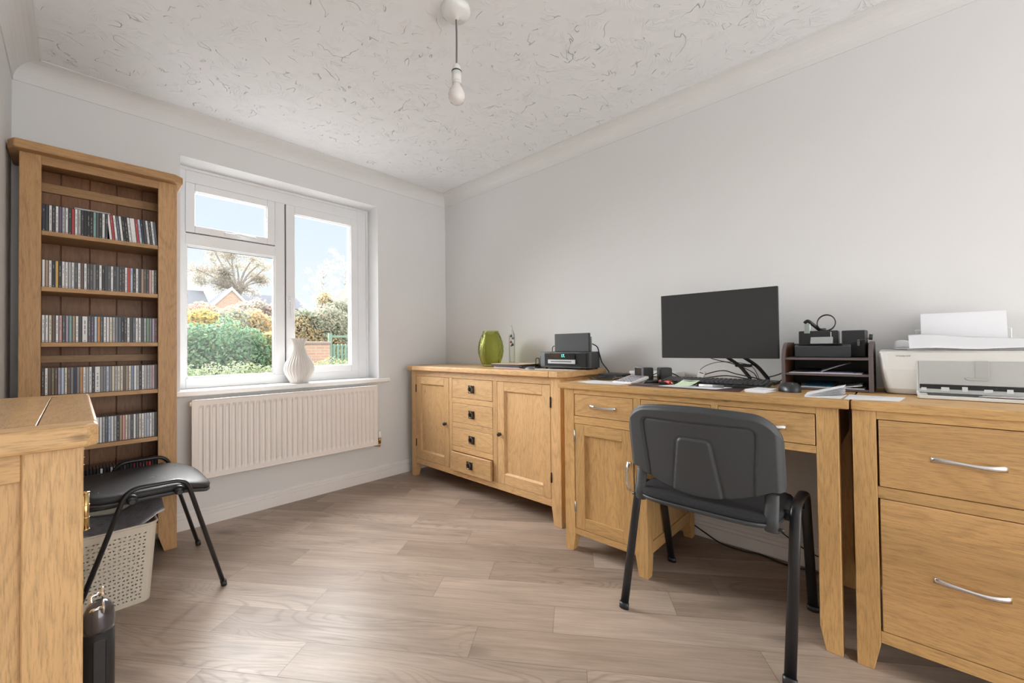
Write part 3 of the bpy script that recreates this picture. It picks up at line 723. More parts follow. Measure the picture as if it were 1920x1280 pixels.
# ------------------------------------------------------------------ low cabinet at the left wall (its end faces the room)
CX = -2.307
lc = tag(empty('storage_cabinet', (-2.41, -1.43, 0)), 'narrow oak cabinet against the left wall with a thick rounded top', 'cabinet')
bm = BM()
cb = [(-2.523, -1.868), (-2.300, -1.868), (-2.286, -1.852), (-2.286, -1.02), (-2.300, -1.002), (-2.523, -1.002)]
box(bm, -2.523, -2.3695, -1.80, -1.07, .845, .8858, .0012, mi=0); box(bm, -2.3675, -2.300, -1.80, -1.07, .845, .8858, .0012, mi=0)
prism(bm, [(-2.523, -1.868), (-2.302, -1.868), (-2.286, -1.850), (-2.286, -1.80), (-2.523, -1.80)], 2, .842, .886, .011, 1, 4)
prism(bm, [(-2.523, -1.002), (-2.302, -1.002), (-2.286, -1.020), (-2.286, -1.07), (-2.523, -1.07)], 2, .842, .886, .011, 1, 4)
prism(bm, [(-2.345, -1.80), (-2.286, -1.80), (-2.286, -1.07), (-2.345, -1.07)], 2, .842, .886, .009, 0, 4)
part('top', bm, [oak_top, oak[0]], lc)
for (x0, x1, tx) in ((-2.385, CX, 0), (-2.520, -2.462, 0)):
    bm = BM(); foot_post(bm, x0, x1, -1.845, -1.785, .842, .10, ty=0, tx=tx); part('leg', bm, oak[2], lc)
    bm = BM(); foot_post(bm, x0, x1, -1.085, -1.030, .842, .10, ty=0, tx=tx); part('leg', bm, oak[2], lc)
bm = BM()
box(bm, -2.462, -2.385, -1.832, -1.818, .10, .842, mi=0); box(bm, -2.462, -2.385, -1.842, -1.812, .790, .842, .002, mi=1); box(bm, -2.462, -2.385, -1.842, -1.812, .10, .15, .002, mi=1)
box(bm, -2.515, -2.50, -1.785, -1.085, .10, .842, mi=0); box(bm, -2.50, CX-.02, -1.785, -1.085, .10, .12, mi=0); box(bm, -2.462, -2.385, -1.055, -1.045, .1, .842, mi=0)
part('cabinet_body', bm, [oak[2], oak[0]], lc)
bm = BM(); box(bm, CX-.028, CX-.001, -1.785, -1.085, .806, .842, .001); part('rail', bm, oak[1], lc)
bm = BM(); box(bm, CX-.028, CX-.001, -1.785, -1.085, .10, .148, .001); part('rail', bm, oak[1], lc)
for ya, yb, hy, ky in ((-1.783, -1.437, -1.784, -1.46), (-1.433, -1.087, -1.086, -1.41)):
    bm = BM(); y0, y1 = ya+GAP, yb-GAP
    for a, b_ in ((y0, y0+.055), (y1-.055, y1)): box(bm, CX-.020, CX, a, b_, .150, .804, .0015)
    box(bm, CX-.020, CX, y0+.055, y1-.055, .744, .804, .0015); box(bm, CX-.020, CX, y0+.055, y1-.055, .150, .212, .0015)
    d = part('door', bm, oak[2], lc)
    bm = BM(); box(bm, CX-.018, CX-.012, y0+.053, y1-.053, .21, .746); part('door_panel', bm, oak[2], d)
    for z0 in (.662, .230):
        hb = BM(); yy = hy; tube(hb, [(CX+.004, yy, z0), (CX+.004, yy, z0+.075)], .0052, 12); box(hb, CX-.001, CX+.001, yy-.016, yy+.016, z0+.003, z0+.072)
        for z in (z0, z0+.024, z0+.050, z0+.075): lathe(hb, [(0, z-.002), (.0062, z-.001), (.0062, z+.001), (0, z+.002)], (CX+.004, yy, 0), 12)
        part('hinge', hb, brass, d, label='brass hinge')

# ------------------------------------------------------------------ bookcase
BY = -.245
bc = tag(empty('bookcase', (-2.22, -.13, 0)), 'tall oak bookcase packed with disc cases left of the window', 'bookcase')
bm = BM()
prism(bm, [(-2.512, -.005), (-2.520, -.015), (-2.520, -.245), (-2.500, -.288), (-1.965, -.288), (-1.930, -.262), (-1.928, -.005)], 2, 1.902, 1.942, .008, 0, 4)
part('cornice', bm, bko[0], bc)
SHZ = [1.568, 1.318, 1.070, .832, .590, .345, .150]
for (x0, x1, ty, px0, px1) in ((-2.487, -2.423, 0, -2.487, -2.467), (-2.028, -1.953, 0, -1.973, -1.953)):
    bm = BM()
    inner = x1 if x0 < -2.3 else x0; outer = x0 if x0 < -2.3 else x1; s = 1 if x0 < -2.3 else -1
    pts = [(outer, 0), (inner-s*.024, 0), (inner, .085), (inner, 1.902), (outer, 1.902)]
    prism(bm, pts, 1, BY, BY+.022, .0015)
    box(bm, px0, px1, BY+.022, -.008, .0, 1.902)
    part('side_panel', bm, bko[2], bc)
bm = BM(); box(bm, -2.423, -2.028, BY+.001, BY+.021, 1.862, 1.902, .001); part('top_rail', bm, bko[0], bc)
bm = BM(); box(bm, -2.423, -2.028, BY+.003, BY+.021, .098, .130, .001); part('bottom_rail', bm, bko[0], bc)
for z in SHZ:
    bm = BM(); box(bm, -2.467, -1.973, BY+.012, -.024, z-.020, z, .0012); box(bm, -2.4225, -2.0285, BY+.002, BY+.014, z-.020, z, .0015); part('shelf', bm, bko[0], bc)
bm = BM(); nb = 5
for i in range(5):
    x0 = -2.467+i*.0988; box(bm, x0+.0014, x0+.0988-.0014, -.024, -.012, .13, 1.90, .002)
box(bm, -2.467, -1.973, -.014, -.008, .13, 1.90)
part('back_panel', bm, bk_back, bc)
bm = BM(); box(bm, -2.467, -1.973, -.040, -.024, 1.795, 1.838, .001); part('back_rail', bm, bko[0], bc)
bm = BM(); box(bm, -2.467, -1.973, -.040, -.024, .975, 1.010, .001); part('back_rail', bm, bko[0], bc)

# ================================================================== DISC CASES ON THE BOOKCASE
CD = {  # spine colours
 'black': (.012, .012, .014), 'charcoal': (.04, .042, .045), 'dark grey': (.085, .085, .09), 'grey': (.22, .22, .23), 'light grey': (.46, .46, .48),
 'white': (.80, .80, .80), 'cream': (.74, .68, .55), 'tan': (.42, .30, .19), 'brown': (.14, .08, .06), 'dark brown': (.055, .032, .026), 'olive': (.20, .17, .07),
 'yellow': (.70, .45, .10), 'orange': (.65, .28, .07), 'red': (.50, .045, .04), 'dark red': (.16, .015, .025), 'pink': (.66, .36, .36), 'purple': (.13, .09, .16),
 'lilac': (.40, .35, .46), 'navy': (.014, .022, .055), 'blue': (.20, .30, .50), 'pale blue': (.50, .60, .74), 'teal': (.22, .42, .38), 'green': (.16, .36, .18), 'slate': (.10, .13, .17)}
cd_case = plain('disc_case', (.03, .03, .034), 0.22)
cd_mats = {k: plain('spine_'+k.replace(' ', '_'), v, 0.4, var=0.12, vscale=45) for k, v in CD.items()}
ink_d = plain('spine_ink_dark', (.22, .22, .24), 0.5); ink_l = plain('spine_ink_light', (.30, .30, .30), 0.5); ink_r = plain('spine_ink_red', (.45, .05, .05), 0.5)
CDT, CDH, CDD = .0098, .1245, .142
_cdmesh = {}
def cd_mesh(colr, v, wide=False):
    key = (colr, v, wide)
    if key in _cdmesh: return _cdmesh[key]
    r = random.Random(sum(map(ord, colr))*7+v)
    bm = BM(); w = CDT*(1.9 if wide else 1)
    box(bm, -w/2, w/2, 0, CDD, 0, CDH, .0006, mi=0)
    # printed spine card behind the clear case edge
    box(bm, -w/2+.0013, w/2-.0010, -.0004, .001, .0022, CDH-.0022, mi=1)
    ink = 2
    z = CDH-.012-r.random()*.02
    if v < 3:
        while z > .02+r.random()*.04:
            L = r.uniform(.006, .022); box(bm, -w*.09, w*.09, -.0007, .0002, z-L, z, mi=ink); z -= L+r.uniform(.003, .008)
            if r.random() < .18: break
        box(bm, -w*.15, w*.15, -.0007, .0002, .006, .010, mi=3)
    me = finish('disc_case', bm, [cd_case, cd_mats[colr], ink_l if sum(CD[colr]) < 1.0 else ink_d, ink_r if v == 1 else (ink_l if sum(CD[colr]) < 1.0 else ink_d)])
    _cdmesh[key] = me; return me
def words_of(n): return ['first', 'second', 'third', 'fourth', 'fifth', 'sixth', 'seventh', 'eighth', 'ninth', 'tenth', 'eleventh', 'twelfth', 'thirteenth', 'fourteenth', 'fifteenth', 'sixteenth', 'seventeenth', 'eighteenth', 'nineteenth', 'twentieth', 'twenty-first', 'twenty-second', 'twenty-third', 'twenty-fourth'][n]
SHN = ['top shelf', 'second shelf', 'third shelf', 'fourth shelf', 'fifth shelf', 'sixth shelf', 'bottom shelf']
K = dict(k='black', c='charcoal', d='dark grey', g='grey', l='light grey', w='white', W='white+', m='cream', t='tan', b='brown', B='dark brown', o='olive', y='yellow', O='orange',
         r='red', R='dark red', p='pink', u='purple', i='lilac', n='navy', e='blue', E='pale blue', T='teal', G='green', s='slate')
ROWS = [  # shelf index, letters left to right, x of the first, x of the last edge, index from which they lean
 (0, 'ncwcwulwcrwlckkkTdcwcwrwswkkwWrEncwcwsk', -2.4215, 21),
 (1, 'wtwkykwwlwdwbwddgcwkcdwcsBcwrEkwctbcpmclk', -2.4215, 99),
 (2, 'wwmbwpdiTtwcWduEOdwwmlgskcwcswwclGgiR', -2.4215, 99),
 (3, 'BwbobiEmbgngOwlwkWggEgmlmmbtmewlkwllipk', -2.4215, 99),
 (4, 'mmkkwwlsEwlktpmldwgmwlEwlk', -2.265, 99),
 (5, 'ckwkkukkdkckkkkkwkkwwkkckkRkRnRrkk', -2.4215, 99),
 (6, 'kwkwkkmwkdkyikbBkdBwwkwkdkgk', -2.4215, 99)]
cd_n = 0
for si, row, xs0, lean in ROWS:
    z = SHZ[si]; n = len(row); cells = []
    for i, ch in enumerate(row): cells.append((K[ch].replace('+', ''), K[ch].endswith('+')))
    tot = sum(CDT*(1.9 if wd else 1) for _, wd in cells)
    xe = -2.0295
    if si == 0: tot += .012
    slack = (xe-xs0-tot)/max(1, n-1)
    if slack < 0: slack = 0.0002
    if slack > .002: slack = .0006
    if si == 5: slack = (xe-xs0-tot)/(n-1)
    if si == 6: slack = (xe-xs0-tot)/(n-1)
    x = xs0; counts = {}; total = {}
    for c_, _ in cells: total[c_] = total.get(c_, 0)+1
    if si == 4: x = xe-tot-slack*(n-1)
    for i, (colr, wd) in enumerate(cells):
        w = CDT*(1.9 if wd else 1)
        if x+w > xe+.0006: break
        counts[colr] = counts.get(colr, 0)+1
        o = bpy.data.objects.new('disc_case', cd_mesh(colr, (i*7+si*3) % 4, wd)); C.objects.link(o); cd_n += 1
        leaning = i >= lean
        ang = 0.0
        yy = BY+.020+((i*37) % 5)*.0012
        o.location = (x+w/2, yy, z)
        if leaning:
            ang = -0.085; o.rotation_euler = (0, ang, 0); o.location.x = x+w/2+.006; o.location.z = z+w/2*abs(math.sin(ang))+.0001
        if colr == 'white' and wd: nm = 'thick white'
        else: nm = colr
        left = cells[i-1][0] if i else None; right = cells[i+1][0] if i+1 < n else None
        pos = words_of(counts[colr]-1)
        if total[colr] == 1: lab = 'the only disc case with a %s spine on the %s' % (nm, SHN[si])
        else: lab = 'disc case, %s %s spine counting from the left on the %s' % (pos, nm if not wd else 'white', SHN[si])
        tag(o, lab, 'disc case', 'disc cases on the '+SHN[si])
        x += w+slack
    ROWX = x
# cases lying flat on the rows
me = cd_mesh('light grey', 3)
def flat_case(x, y, z, rz, colr, lab):
    o = bpy.data.objects.new('disc_case', cd_mesh(colr, 3)); C.objects.link(o)
    o.matrix_world = Matrix.Translation((x, y, z)) @ Matrix.Rotation(rz, 4, 'Z') @ Matrix.Rotation(PI/2, 4, 'Y')
    tag(o, lab, 'disc case', 'disc cases lying flat on the rows')
flat_case(-2.325, -.212, SHZ[0]+CDH+.0054, 0.04, 'light grey', 'pale grey disc case lying flat on top of the top shelf row')
flat_case(-2.27, -.150, SHZ[2]+CDH+.0054, 0.0, 'black', 'black disc case lying flat on top of the third shelf row')

# ================================================================== STACKING CHAIRS
def make_chair(label, dusty, seat_mat, tube_ell, setback=0.0):
    """faces +X; origin on the floor between the feet"""
    t = tag(empty('stacking_chair', (0, 0, 0)), label, 'chair')
    hw = .2725
    ra, rb = tube_ell
    for s in (-1, 1):
        y = s*hw
        lg = lambda pts: tube(bm, pts, .01, 14, ell=(ra, rb), up=Vector((0, 1, 0)))
        bm = BM()
        path = round_path([(.235, y, .006), (.105, y, .500), (-.075, y, .500), (-.2325, y, .006)], .045, 8)
        path = [Vector((p.x, p.y, p.z-.006 if p.z > .4 else p.z)) for p in path]
        tube(bm, path, .01, 14, ell=(ra, rb), up=Vector((0, 1, 0)))
        part('side_frame', bm, tube_m, t)
        for x in (.2365, -.234):
            bm = BM(); d = .004*(1 if x > 0 else -1)
            tube(bm, [(x, y, .0), (x-d, y, .022)], .01, 14, ell=(ra+.003, rb+.003), up=Vector((0, 1, 0))); part('foot_cap', bm, blackp, t)
    bm = BM()
    for x in (.085, -.06): tube(bm, [(x, -hw, .442), (x, hw, .442)], .0095, 10)
    part('cross_bar', bm, tube_m, t)
    for s in (-1, 1):
        for x in (.085, -.06):
            bm = BM(); lathe(bm, [(0, -.016), (.017, -.015), (.018, .0), (.017, .015), (0, .016)], (x, s*(hw-.022), .448), 20, axis='Y'); part('stacking_buffer', bm, blackp, t)
    # seat pad: dished, waterfall front
    bm = BM(); L0, L1, HWS = -.225, .215, .240
    def outline(a):
        c, s_ = math.cos(a), math.sin(a); n_ = 4.5
        r = (abs(c)**n_+abs(s_)**n_)**(-1/n_)
        return r*c, r*s_
    def hz(u, v):
        x = L0+(u+1)/2*(L1-L0)
        z = .470-.010*(1-v*v)*(1-u*u)
        if u > .35: z -= .040*((u-.35)/.65)**2
        if u < -.6: z += .010*((-.6-u)/.4)
        return x, z
    rings = [(.0, .008), (.35, .008), (.7, .007), (.88, .005), (.97, -.001), (1.0, -.010), (.995, -.022), (.97, -.027)]
    NA = 72; V = []
    for sc_, dz in rings:
        ring = []
        for k in range(NA):
            ox, oy = outline(2*PI*k/NA); u, v = ox*max(sc_, .001), oy*max(sc_, .001)
            x, z = hz(u, v); ring.append(bm.verts.new((x, v*HWS, z+dz)))
        V.append(ring)
    for i in range(len(V)-1):
        for k in range(NA): f = bm.faces.new([V[i][k], V[i][(k+1) % NA], V[i+1][(k+1) % NA], V[i+1][k]]); f.smooth = True
    bmesh.ops.remove_doubles(bm, verts=bm.verts[:], dist=1e-4)
    part('seat', bm, seat_mat, t)
    bm = BM(); V = []
    for sc_, dz in ((.985, -.0265), (1.0, -.028), (1.0, -.034), (.97, -.042), (.6, -.046), (0, -.046)):
        ring = []
        for k in range(NA):
            ox, oy = outline(2*PI*k/NA); u, v = ox*max(sc_, .001), oy*max(sc_, .001)
            x, z = hz(u, v); ring.append(bm.verts.new((x, v*HWS, z+dz)))
        V.append(ring)
    for i in range(len(V)-1):
        for k in range(NA): f = bm.faces.new([V[i][k], V[i][(k+1) % NA], V[i+1][(k+1) % NA], V[i+1][k]]); f.smooth = True
    part('seat_pan', bm, shell_m, t)
    if dusty:
        lint = plain('lint', (.6, .58, .55), .9)
        bm = BM(); r = random.Random(3)
        for (x, y, L, a) in ((.02, -.03, .022, .5), (.035, .0, .02, -.6), (-.13, .15, .006, .2), (-.15, -.17, .006, 1.2), (.12, .12, .005, 0), (-.02, -.19, .004, 2)):
            dx, dy = L/2*math.cos(a), L/2*math.sin(a); u = (x-L0)/(L1-L0)*2-1; z = hz(u, y/HWS)[1]+.0085
            tube(bm, [(x-dx, y-dy, z), (x+dx*.2, y+dy*.6, z+.001), (x+dx, y+dy, z)], .0009, 5)
        part('lint', bm, lint, t)
    # backrest: outer plastic shell with recessed lines, padded front
    BWH = .262
    def backx(y, z):      # rear face
        u = y/BWH
        return -.196-setback-(z-.47)*.17+.040*u*u
    def zt(y):
        a = abs(y); r = .085; top = .812-.020*(y/BWH)**2
        if a > BWH-r: q = (a-(BWH-r)); top -= r-math.sqrt(max(0, r*r-q*q))
        return top
    def zb(y):
        u = abs(y)/BWH; base = .492+.060*min(1, u/.86)**2.0
        a = abs(y); r = .016
        if a > BWH-r: q = a-(BWH-r); base += r-math.sqrt(max(0, r*r-q*q))
        return base
    def sstep(a, b, x): k = min(1, max(0, (x-a)/(b-a))); return k*k*(3-2*k)
    def relief(y, z):
        a = abs(y); h = 0.0
        g = 0.0
        # inverted U groove
        yl = .196-.030*sstep(.80, .45, z)*.6; ztop = .757
        dU = max(a-yl, z-ztop)
        cr = .03
        if a > yl-cr and z > ztop-cr: dU = math.hypot(a-(yl-cr), z-(ztop-cr))-cr
        h += .0065*sstep(-.004, .003, dU)          # outside of the U stands proud
        if -.010 < dU < .002: h -= .0035*(1-abs((dU+.004)/.006)) if abs(dU+.004) < .006 else 0
        # inner trapezoid
        w = .052+.030*(.70-z)/.2; zt2 = .695
        d2 = max(a-w, z-zt2)
        if a > w-.014 and z > zt2-.014: d2 = math.hypot(a-(w-.014), z-(zt2-.014))-.014
        h += .0055*sstep(.003, -.003, d2)
        if abs(d2-.004) < .005: h -= .0025*(1-abs(d2-.004)/.005)
        # rounded rim
        e = min(zt(y)-z, BWH-a)
        h -= .014*(1-sstep(0, .020, e))
        return h
    bm = BM(); NU, NV = 132, 92
    G = []
    for i in range(NU+1):
        s_ = -1+2*i/NU; y = BWH*math.sin(s_*PI/2)*.35+BWH*s_*.65; y = max(-BWH, min(BWH, y)); col = []
        for j in range(NV+1):
            z = zb(y)+(zt(y)-zb(y))*j/NV
            col.append(bm.verts.new((backx(y, z)-relief(y, z), y, z)))
        G.append(col)
    for i in range(NU):
        for j in range(NV): f = bm.faces.new([G[i][j], G[i][j+1], G[i+1][j+1], G[i+1][j]]); f.smooth = True
    # rim going forward
    loop = [G[i][0] for i in range(NU+1)]+[G[NU][j] for j in range(1, NV+1)]+[G[i][NV] for i in range(NU-1, -1, -1)]+[G[0][j] for j in range(NV-1, 0, -1)]
    fr = [bm.verts.new((v.co.x+.022, v.co.y*.992, .65+(v.co.z-.65)*.992)) for v in loop]
    nl = len(loop)
    for k in range(nl):
        f = bm.faces.new([loop[k], loop[(k+1) % nl], fr[(k+1) % nl], fr[k]]); f.smooth = True
    cen = [bm.verts.new((v.co.x+.012, v.co.y*.6, .65+(v.co.z-.65)*.6)) for v in fr]
    part('backrest', bm, shell_m, t)
    # padded front
    bm = BM()
    def F(u, v):
        y = (-1+2*u)*BWH*.97; z = zb(y)+.006+(zt(y)-zb(y)-.012)*v; e = min(v, 1-v, u, 1-u)
        return (backx(y, z)+.014+.022*min(1, (e/.10))**.5, y, z)
    grid_surface(bm, F, 24, 20); part('back_pad', bm, seat_mat, t)
    for s in (-1, 1):
        y0 = s*.222
        bm = BM()
        P = [(-.176-setback, y0, .425), (-.182-setback, y0, .455), (-.172-setback, y0, .495), (-.160-setback, y0, .54)]
        tube(bm, smooth_path(P, 5), .01, 12, ell=(.021, .0095), up=Vector((0, 1, 0)).cross(Vector((0, 0, 1))))
        part('back_bracket', bm, shell_m, t)
        bm = BM(); tube(bm, round_path([(-.180-setback, y0, .434), (-.10, y0, .428), (-.06, y0, .440)], .02), .008, 8)
        lathe(bm, [(0, -.010), (.006, -.009), (.006, .009), (0, .010)], (-.178-setback, s*.247, .437), 10, axis='Y')
        part('bracket_bolt', bm, tube_m, t)
    return t
desk_chair = make_chair('black stacking chair with plastic backrest pulled up to the desk', False, fabric_m, (.0085, .0165))
desk_chair.location = (-.612, -2.478, 0)
side_chair = make_chair('black stacking chair standing over the basket in front of the bookcase', True, vinyl_m, (.0085, .0125), setback=.085)
side_chair.location = (-2.106, -.564, 0)

# ================================================================== BASKET, MAGAZINES, CANISTER
bk = tag(empty('storage_basket', (-2.215, -.575, 0)), 'cream plastic lattice basket of magazines under the chair by the bookcase', 'basket')
def basket():
    bx0, bx1, by0, by1 = -2.340, -2.082, -.752, -.400   # rim
    H0, H1 = .0, .318; tz = .020
    def corners(z, sh=0.0):
        k = tz*(1-z/H1)+sh
        return (bx0+k, bx1-k, by0+k, by1-k)
    def P(side, u, z, o=0.0):
        x0, x1, y0, y1 = corners(z, o); r = .03
        if side == 0: return Vector((x0+r+(x1-x0-2*r)*u, y0, z))
        if side == 1: return Vector((x1, y0+r+(y1-y0-2*r)*u, z))
        if side == 2: return Vector((x1-r-(x1-x0-2*r)*u, y1, z))
        return Vector((x0, y1-r-(y1-y0-2*r)*u, z))
    def ringpts(z, o=0.0):
        x0, x1, y0, y1 = corners(z, o); r = .03-o*.5; out = []
        for cx, cy, a0 in ((x1-r, y0+r, -90), (x1-r, y1-r, 0), (x0+r, y1-r, 90), (x0+r, y0+r, 180)):
            for k in range(6):
                a = math.radians(a0+90*k/5); out.append(Vector((cx+r*math.cos(a), cy+r*math.sin(a), z)))
        return out
    bm = BM()
    # lattice: each panel is a sheet of little triangular holes
    def band(z0, z1):
        A, B = ringpts(z0), ringpts(z1); A2, B2 = ringpts(z0, .003), ringpts(z1, .003); n = len(A)
        for k in range(n):
            m = (k+1) % n
            a, b, c, d = [bm.verts.new(v) for v in (A[k], A[m], B[m], B[k])]; bm.faces.new([a, b, c, d])
            e, f, g, h = [bm.verts.new(v) for v in (A2[k], A2[m], B2[m], B2[k])]; bm.faces.new([h, g, f, e])
            bm.faces.new([d, c, g, h]); bm.faces.new([b, a, e, f])
    band(0.0, .016); band(.292, .318)
    # corners stay solid (ribbed)
    for q, (cx, cy, a0) in enumerate(((1, 0, -90), (1, 1, 0), (0, 1, 90), (0, 0, 180))):
        pass
    rows = 19; dz = (.292-.016)/rows
    for side in range(4):
        L = (bx1-bx0 if side % 2 == 0 else by1-by0)-.06; ncol = int(L/.0148)
        for j in range(rows):
            z0 = .016+j*dz; z1 = z0+dz
            for i in range(ncol):
                u0, u1 = i/ncol, (i+1)/ncol; um = (u0+u1)/2; zm = (z0+z1)/2
                du, dzz = (u1-u0), dz
                flip = (i+j) % 2
                def q(fu, fz): return P(side, u0+du*fu, z0+dzz*fz)
                # cell square with a triangular hole
                out = [q(0, 0), q(1, 0), q(1, 1), q(0, 1)]
                hx = .29
                hole = [q(.5-hx, .28), q(.5+hx*.9, .5), q(.5-hx, .74)] if flip else [q(.5+hx, .28), q(.5+hx, .74), q(.5-hx*.9, .5)]
                vo = [bm.verts.new(p) for p in out]; vh = [bm.verts.new(p) for p in hole]
                if flip: # hole: lowleft, right-mid, upleft
                    fs = [[vo[0], vo[1], vh[1], vh[0]], [vo[1], vo[2], vh[1]], [vo[2], vo[3], vh[2], vh[1]], [vo[3], vo[0], vh[0], vh[2]]]
                else:  # lowright, upright, left-mid
                    fs = [[vo[0], vo[1], vh[0], vh[2]], [vo[1], vo[2], vh[1], vh[0]], [vo[2], vo[3], vh[2], vh[1]], [vo[3], vo[0], vh[2]]]
                for f in fs:
                    try: bm.faces.new(f)
                    except ValueError: pass
    A, B = ringpts(.016), ringpts(.292); n = len(A)
    for c in range(4):
        for k in range(5):
            i = c*6+k; m = i+1
            bm.faces.new([bm.verts.new(v) for v in (A[i], A[m], B[m], B[i])])
    part('basket_wall', bm, cream_m, bk)
    bm = BM(); R = ringpts(.318); R.append(R[0]); tube(bm, R, .0045, 8, cap=False); part('rim', bm, cream_m, bk)
    bm = BM(); pts = ringpts(.003); bm.faces.new([bm.verts.new(p) for p in pts]); pts = ringpts(.006, .002); bm.faces.new([bm.verts.new(p) for p in pts]); part('basket_floor', bm, cream_m, bk)
basket()
def newsprint(name, base=(.60, .60, .66)):
    m, nt, b = new_mat(name); N = nt.nodes; L = nt.links
    tc = N.new('ShaderNodeTexCoord'); mp = N.new('ShaderNodeMapping'); mp.inputs['Scale'].default_value = (9, 110, 1); L.new(tc.outputs['UV'], mp.inputs[0])
    n = N.new('ShaderNodeTexNoise'); n.inputs['Scale'].default_value = 1; n.inputs['Detail'].default_value = 2; L.new(mp.outputs[0], n.inputs['Vector'])
    r = N.new('ShaderNodeMapRange'); r.inputs[1].default_value = .40; r.inputs[2].default_value = .5; r.inputs[3].default_value = .35; r.inputs[4].default_value = 1; L.new(n.outputs['Fac'], r.inputs[0])
    mx = N.new('ShaderNodeMix'); mx.data_type = 'RGBA'; mx.inputs[6].default_value = (.10, .10, .12, 1); mx.inputs[7].default_value = (*base, 1); L.new(r.outputs[0], mx.inputs[0]); L.new(mx.outputs[2], b.inputs['Base Color'])
    b.inputs['Roughness'].default_value = .5; return m
news = newsprint('newsprint')
def draped(name, f, nu, nv, thick, mat):
    bm = BM(); uvl = bm.loops.layers.uv.new('UVMap')
    V = [[bm.verts.new(f(i/nu, j/nv)) for j in range(nv+1)] for i in range(nu+1)]
    W2 = [[bm.verts.new(Vector(f(i/nu, j/nv))-Vector((0, 0, thick))) for j in range(nv+1)] for i in range(nu+1)]
    for i in range(nu):
        for j in range(nv):
            for Q, rev in ((V, False), (W2, True)):
                q = [Q[i][j], Q[i+1][j], Q[i+1][j+1], Q[i][j+1]]; w = [(i/nu, j/nv), ((i+1)/nu, j/nv), ((i+1)/nu, (j+1)/nv), (i/nu, (j+1)/nv)]
                if rev: q = q[::-1]; w = w[::-1]
                fc_ = bm.faces.new(q); fc_.smooth = True
                for lp, uvw in zip(fc_.loops, w): lp[uvl].uv = uvw
    for i in range(nu):
        bm.faces.new([V[i+1][0], V[i][0], W2[i][0], W2[i+1][0]]); bm.faces.new([V[i][nv], V[i+1][nv], W2[i+1][nv], W2[i][nv]])
    for j in range(nv):
        bm.faces.new([V[0][j], V[0][j+1], W2[0][j+1], W2[0][j]]); bm.faces.new([V[nu][j+1], V[nu][j], W2[nu][j], W2[nu][j+1]])
    return bm
def mag(u, v):
    # grey newspaper bowed across the basket, its right corner curling up over the rim
    x = -2.318+.262*u; y = -.722+.29*v
    z = .325-.035*math.sin(PI*min(1, u*1.1))*(1-.3*v)+.105*max(0, u-.45)**1.5*(0.7+.9*v)
    if u > .6: x += .02*(u-.6)*v
    return (x, y, z)
o = single('newspaper', draped('n', mag, 20, 10, .004, news), news, (-2.2, -.59, .30), 'folded grey newspaper curling out of the cream basket', 'newspaper')
for i, (col, zz) in enumerate(((kraft, .285), (slate, .275), (paper, .268))):
    bm = BM(); box(bm, -2.310, -2.118-.006*i, -.690+.004*i, -.45, zz-.008, zz, .001)
    single('magazine', bm, col, (-2.21, -.58, zz-.008), ['brown covered magazine under the newspaper in the cream basket', 'dark grey covered magazine in the cream basket', 'white covered magazine at the bottom of the cream basket pile'][i], 'magazine', 'magazines in the basket')

# canister
cx_, cy_ = -2.2725, -1.385
cn = tag(empty('domed_canister', (cx_, cy_, 0)), 'slim black glossy domed canister with two chrome discs before the left cabinet', 'canister')
bm = BM(); lathe(bm, [(0, 0), (.031, 0), (.0325, .004), (.0325, .268), (0, .268)], (cx_, cy_, 0), 48); part('canister_body', bm, blackp, cn)
bm = BM(); lathe(bm, [(.0328, .262), (.0332, .275), (.0328, .295), (.0300, .315), (.024, .330), (.016, .338), (.006, .340), (0, .3405)], (cx_, cy_, 0), 48)
lid = part('domed_lid', bm, plain('gunmetal_gloss', (.10, .10, .115), .12, .5, coat=.5), cn)
bm = BM(); box(bm, cx_-.012, cx_+.014, cy_-.0338, cy_-.0315, .03, .245, .002); part('front_plate', bm, blackg, cn)
for yy, zz in ((cy_+.012, .352), (cy_-.030, .330)):
    bm = BM(); tube(bm, round_path([(cx_-.012, cy_, zz-.022), (cx_-.016, yy, zz), (cx_+.006, yy, zz+.001)], .008), .0042, 10)
    lathe(bm, [(0, -.0035), (.010, -.003), (.0175, -.0008), (.0175, .0012), (.009, .0035), (0, .004)], (cx_+.008, yy, zz+.001), 28, axis='X')
    part('chrome_lever', bm, chrome, lid)

# ================================================================== ON THE WINDOW SILL
bm = BM()
VZ = WZ0
vprof = [(0, 0), (.052, 0), (.056, .004), (.070, .030), (.090, .065), (.098, .095), (.094, .125), (.078, .160), (.056, .195), (.042, .225), (.036, .252), (.038, .275), (.046, .295), (.056, .308), (.058, .311), (.054, .311), (.044, .298), (.034, .272), (.030, .24), (.030, .15), (0, .14)]
pts = []
for i in range(len(vprof)-1):
    (r0, z0), (r1, z1) = vprof[i], vprof[i+1]
    k = 3 if 2 <= i <= 12 else 1
    for j in range(k): t = j/k; pts.append((r0+(r1-r0)*t, z0+(z1-z0)*t))
pts.append(vprof[-1])
# smooth the outer profile
for _ in range(2):
    pts = [pts[0], pts[1]]+[((pts[i-1][0]+2*pts[i][0]+pts[i+1][0])/4, (pts[i-1][1]+2*pts[i][1]+pts[i+1][1])/4) for i in range(2, len(pts)-8)]+pts[-8:]
lathe(bm, pts, (-1.243, .055, VZ), 168, rib=lambda a, z, r: -(.0075 if r > .03 and z > .004 else 0)*abs(math.cos(14*a))**2.5*min(1, r/.05), smooth=True)
single('ribbed_vase', bm, ceramic, (-1.243, .055, VZ), 'white ribbed ceramic vase standing on the window sill', 'vase')

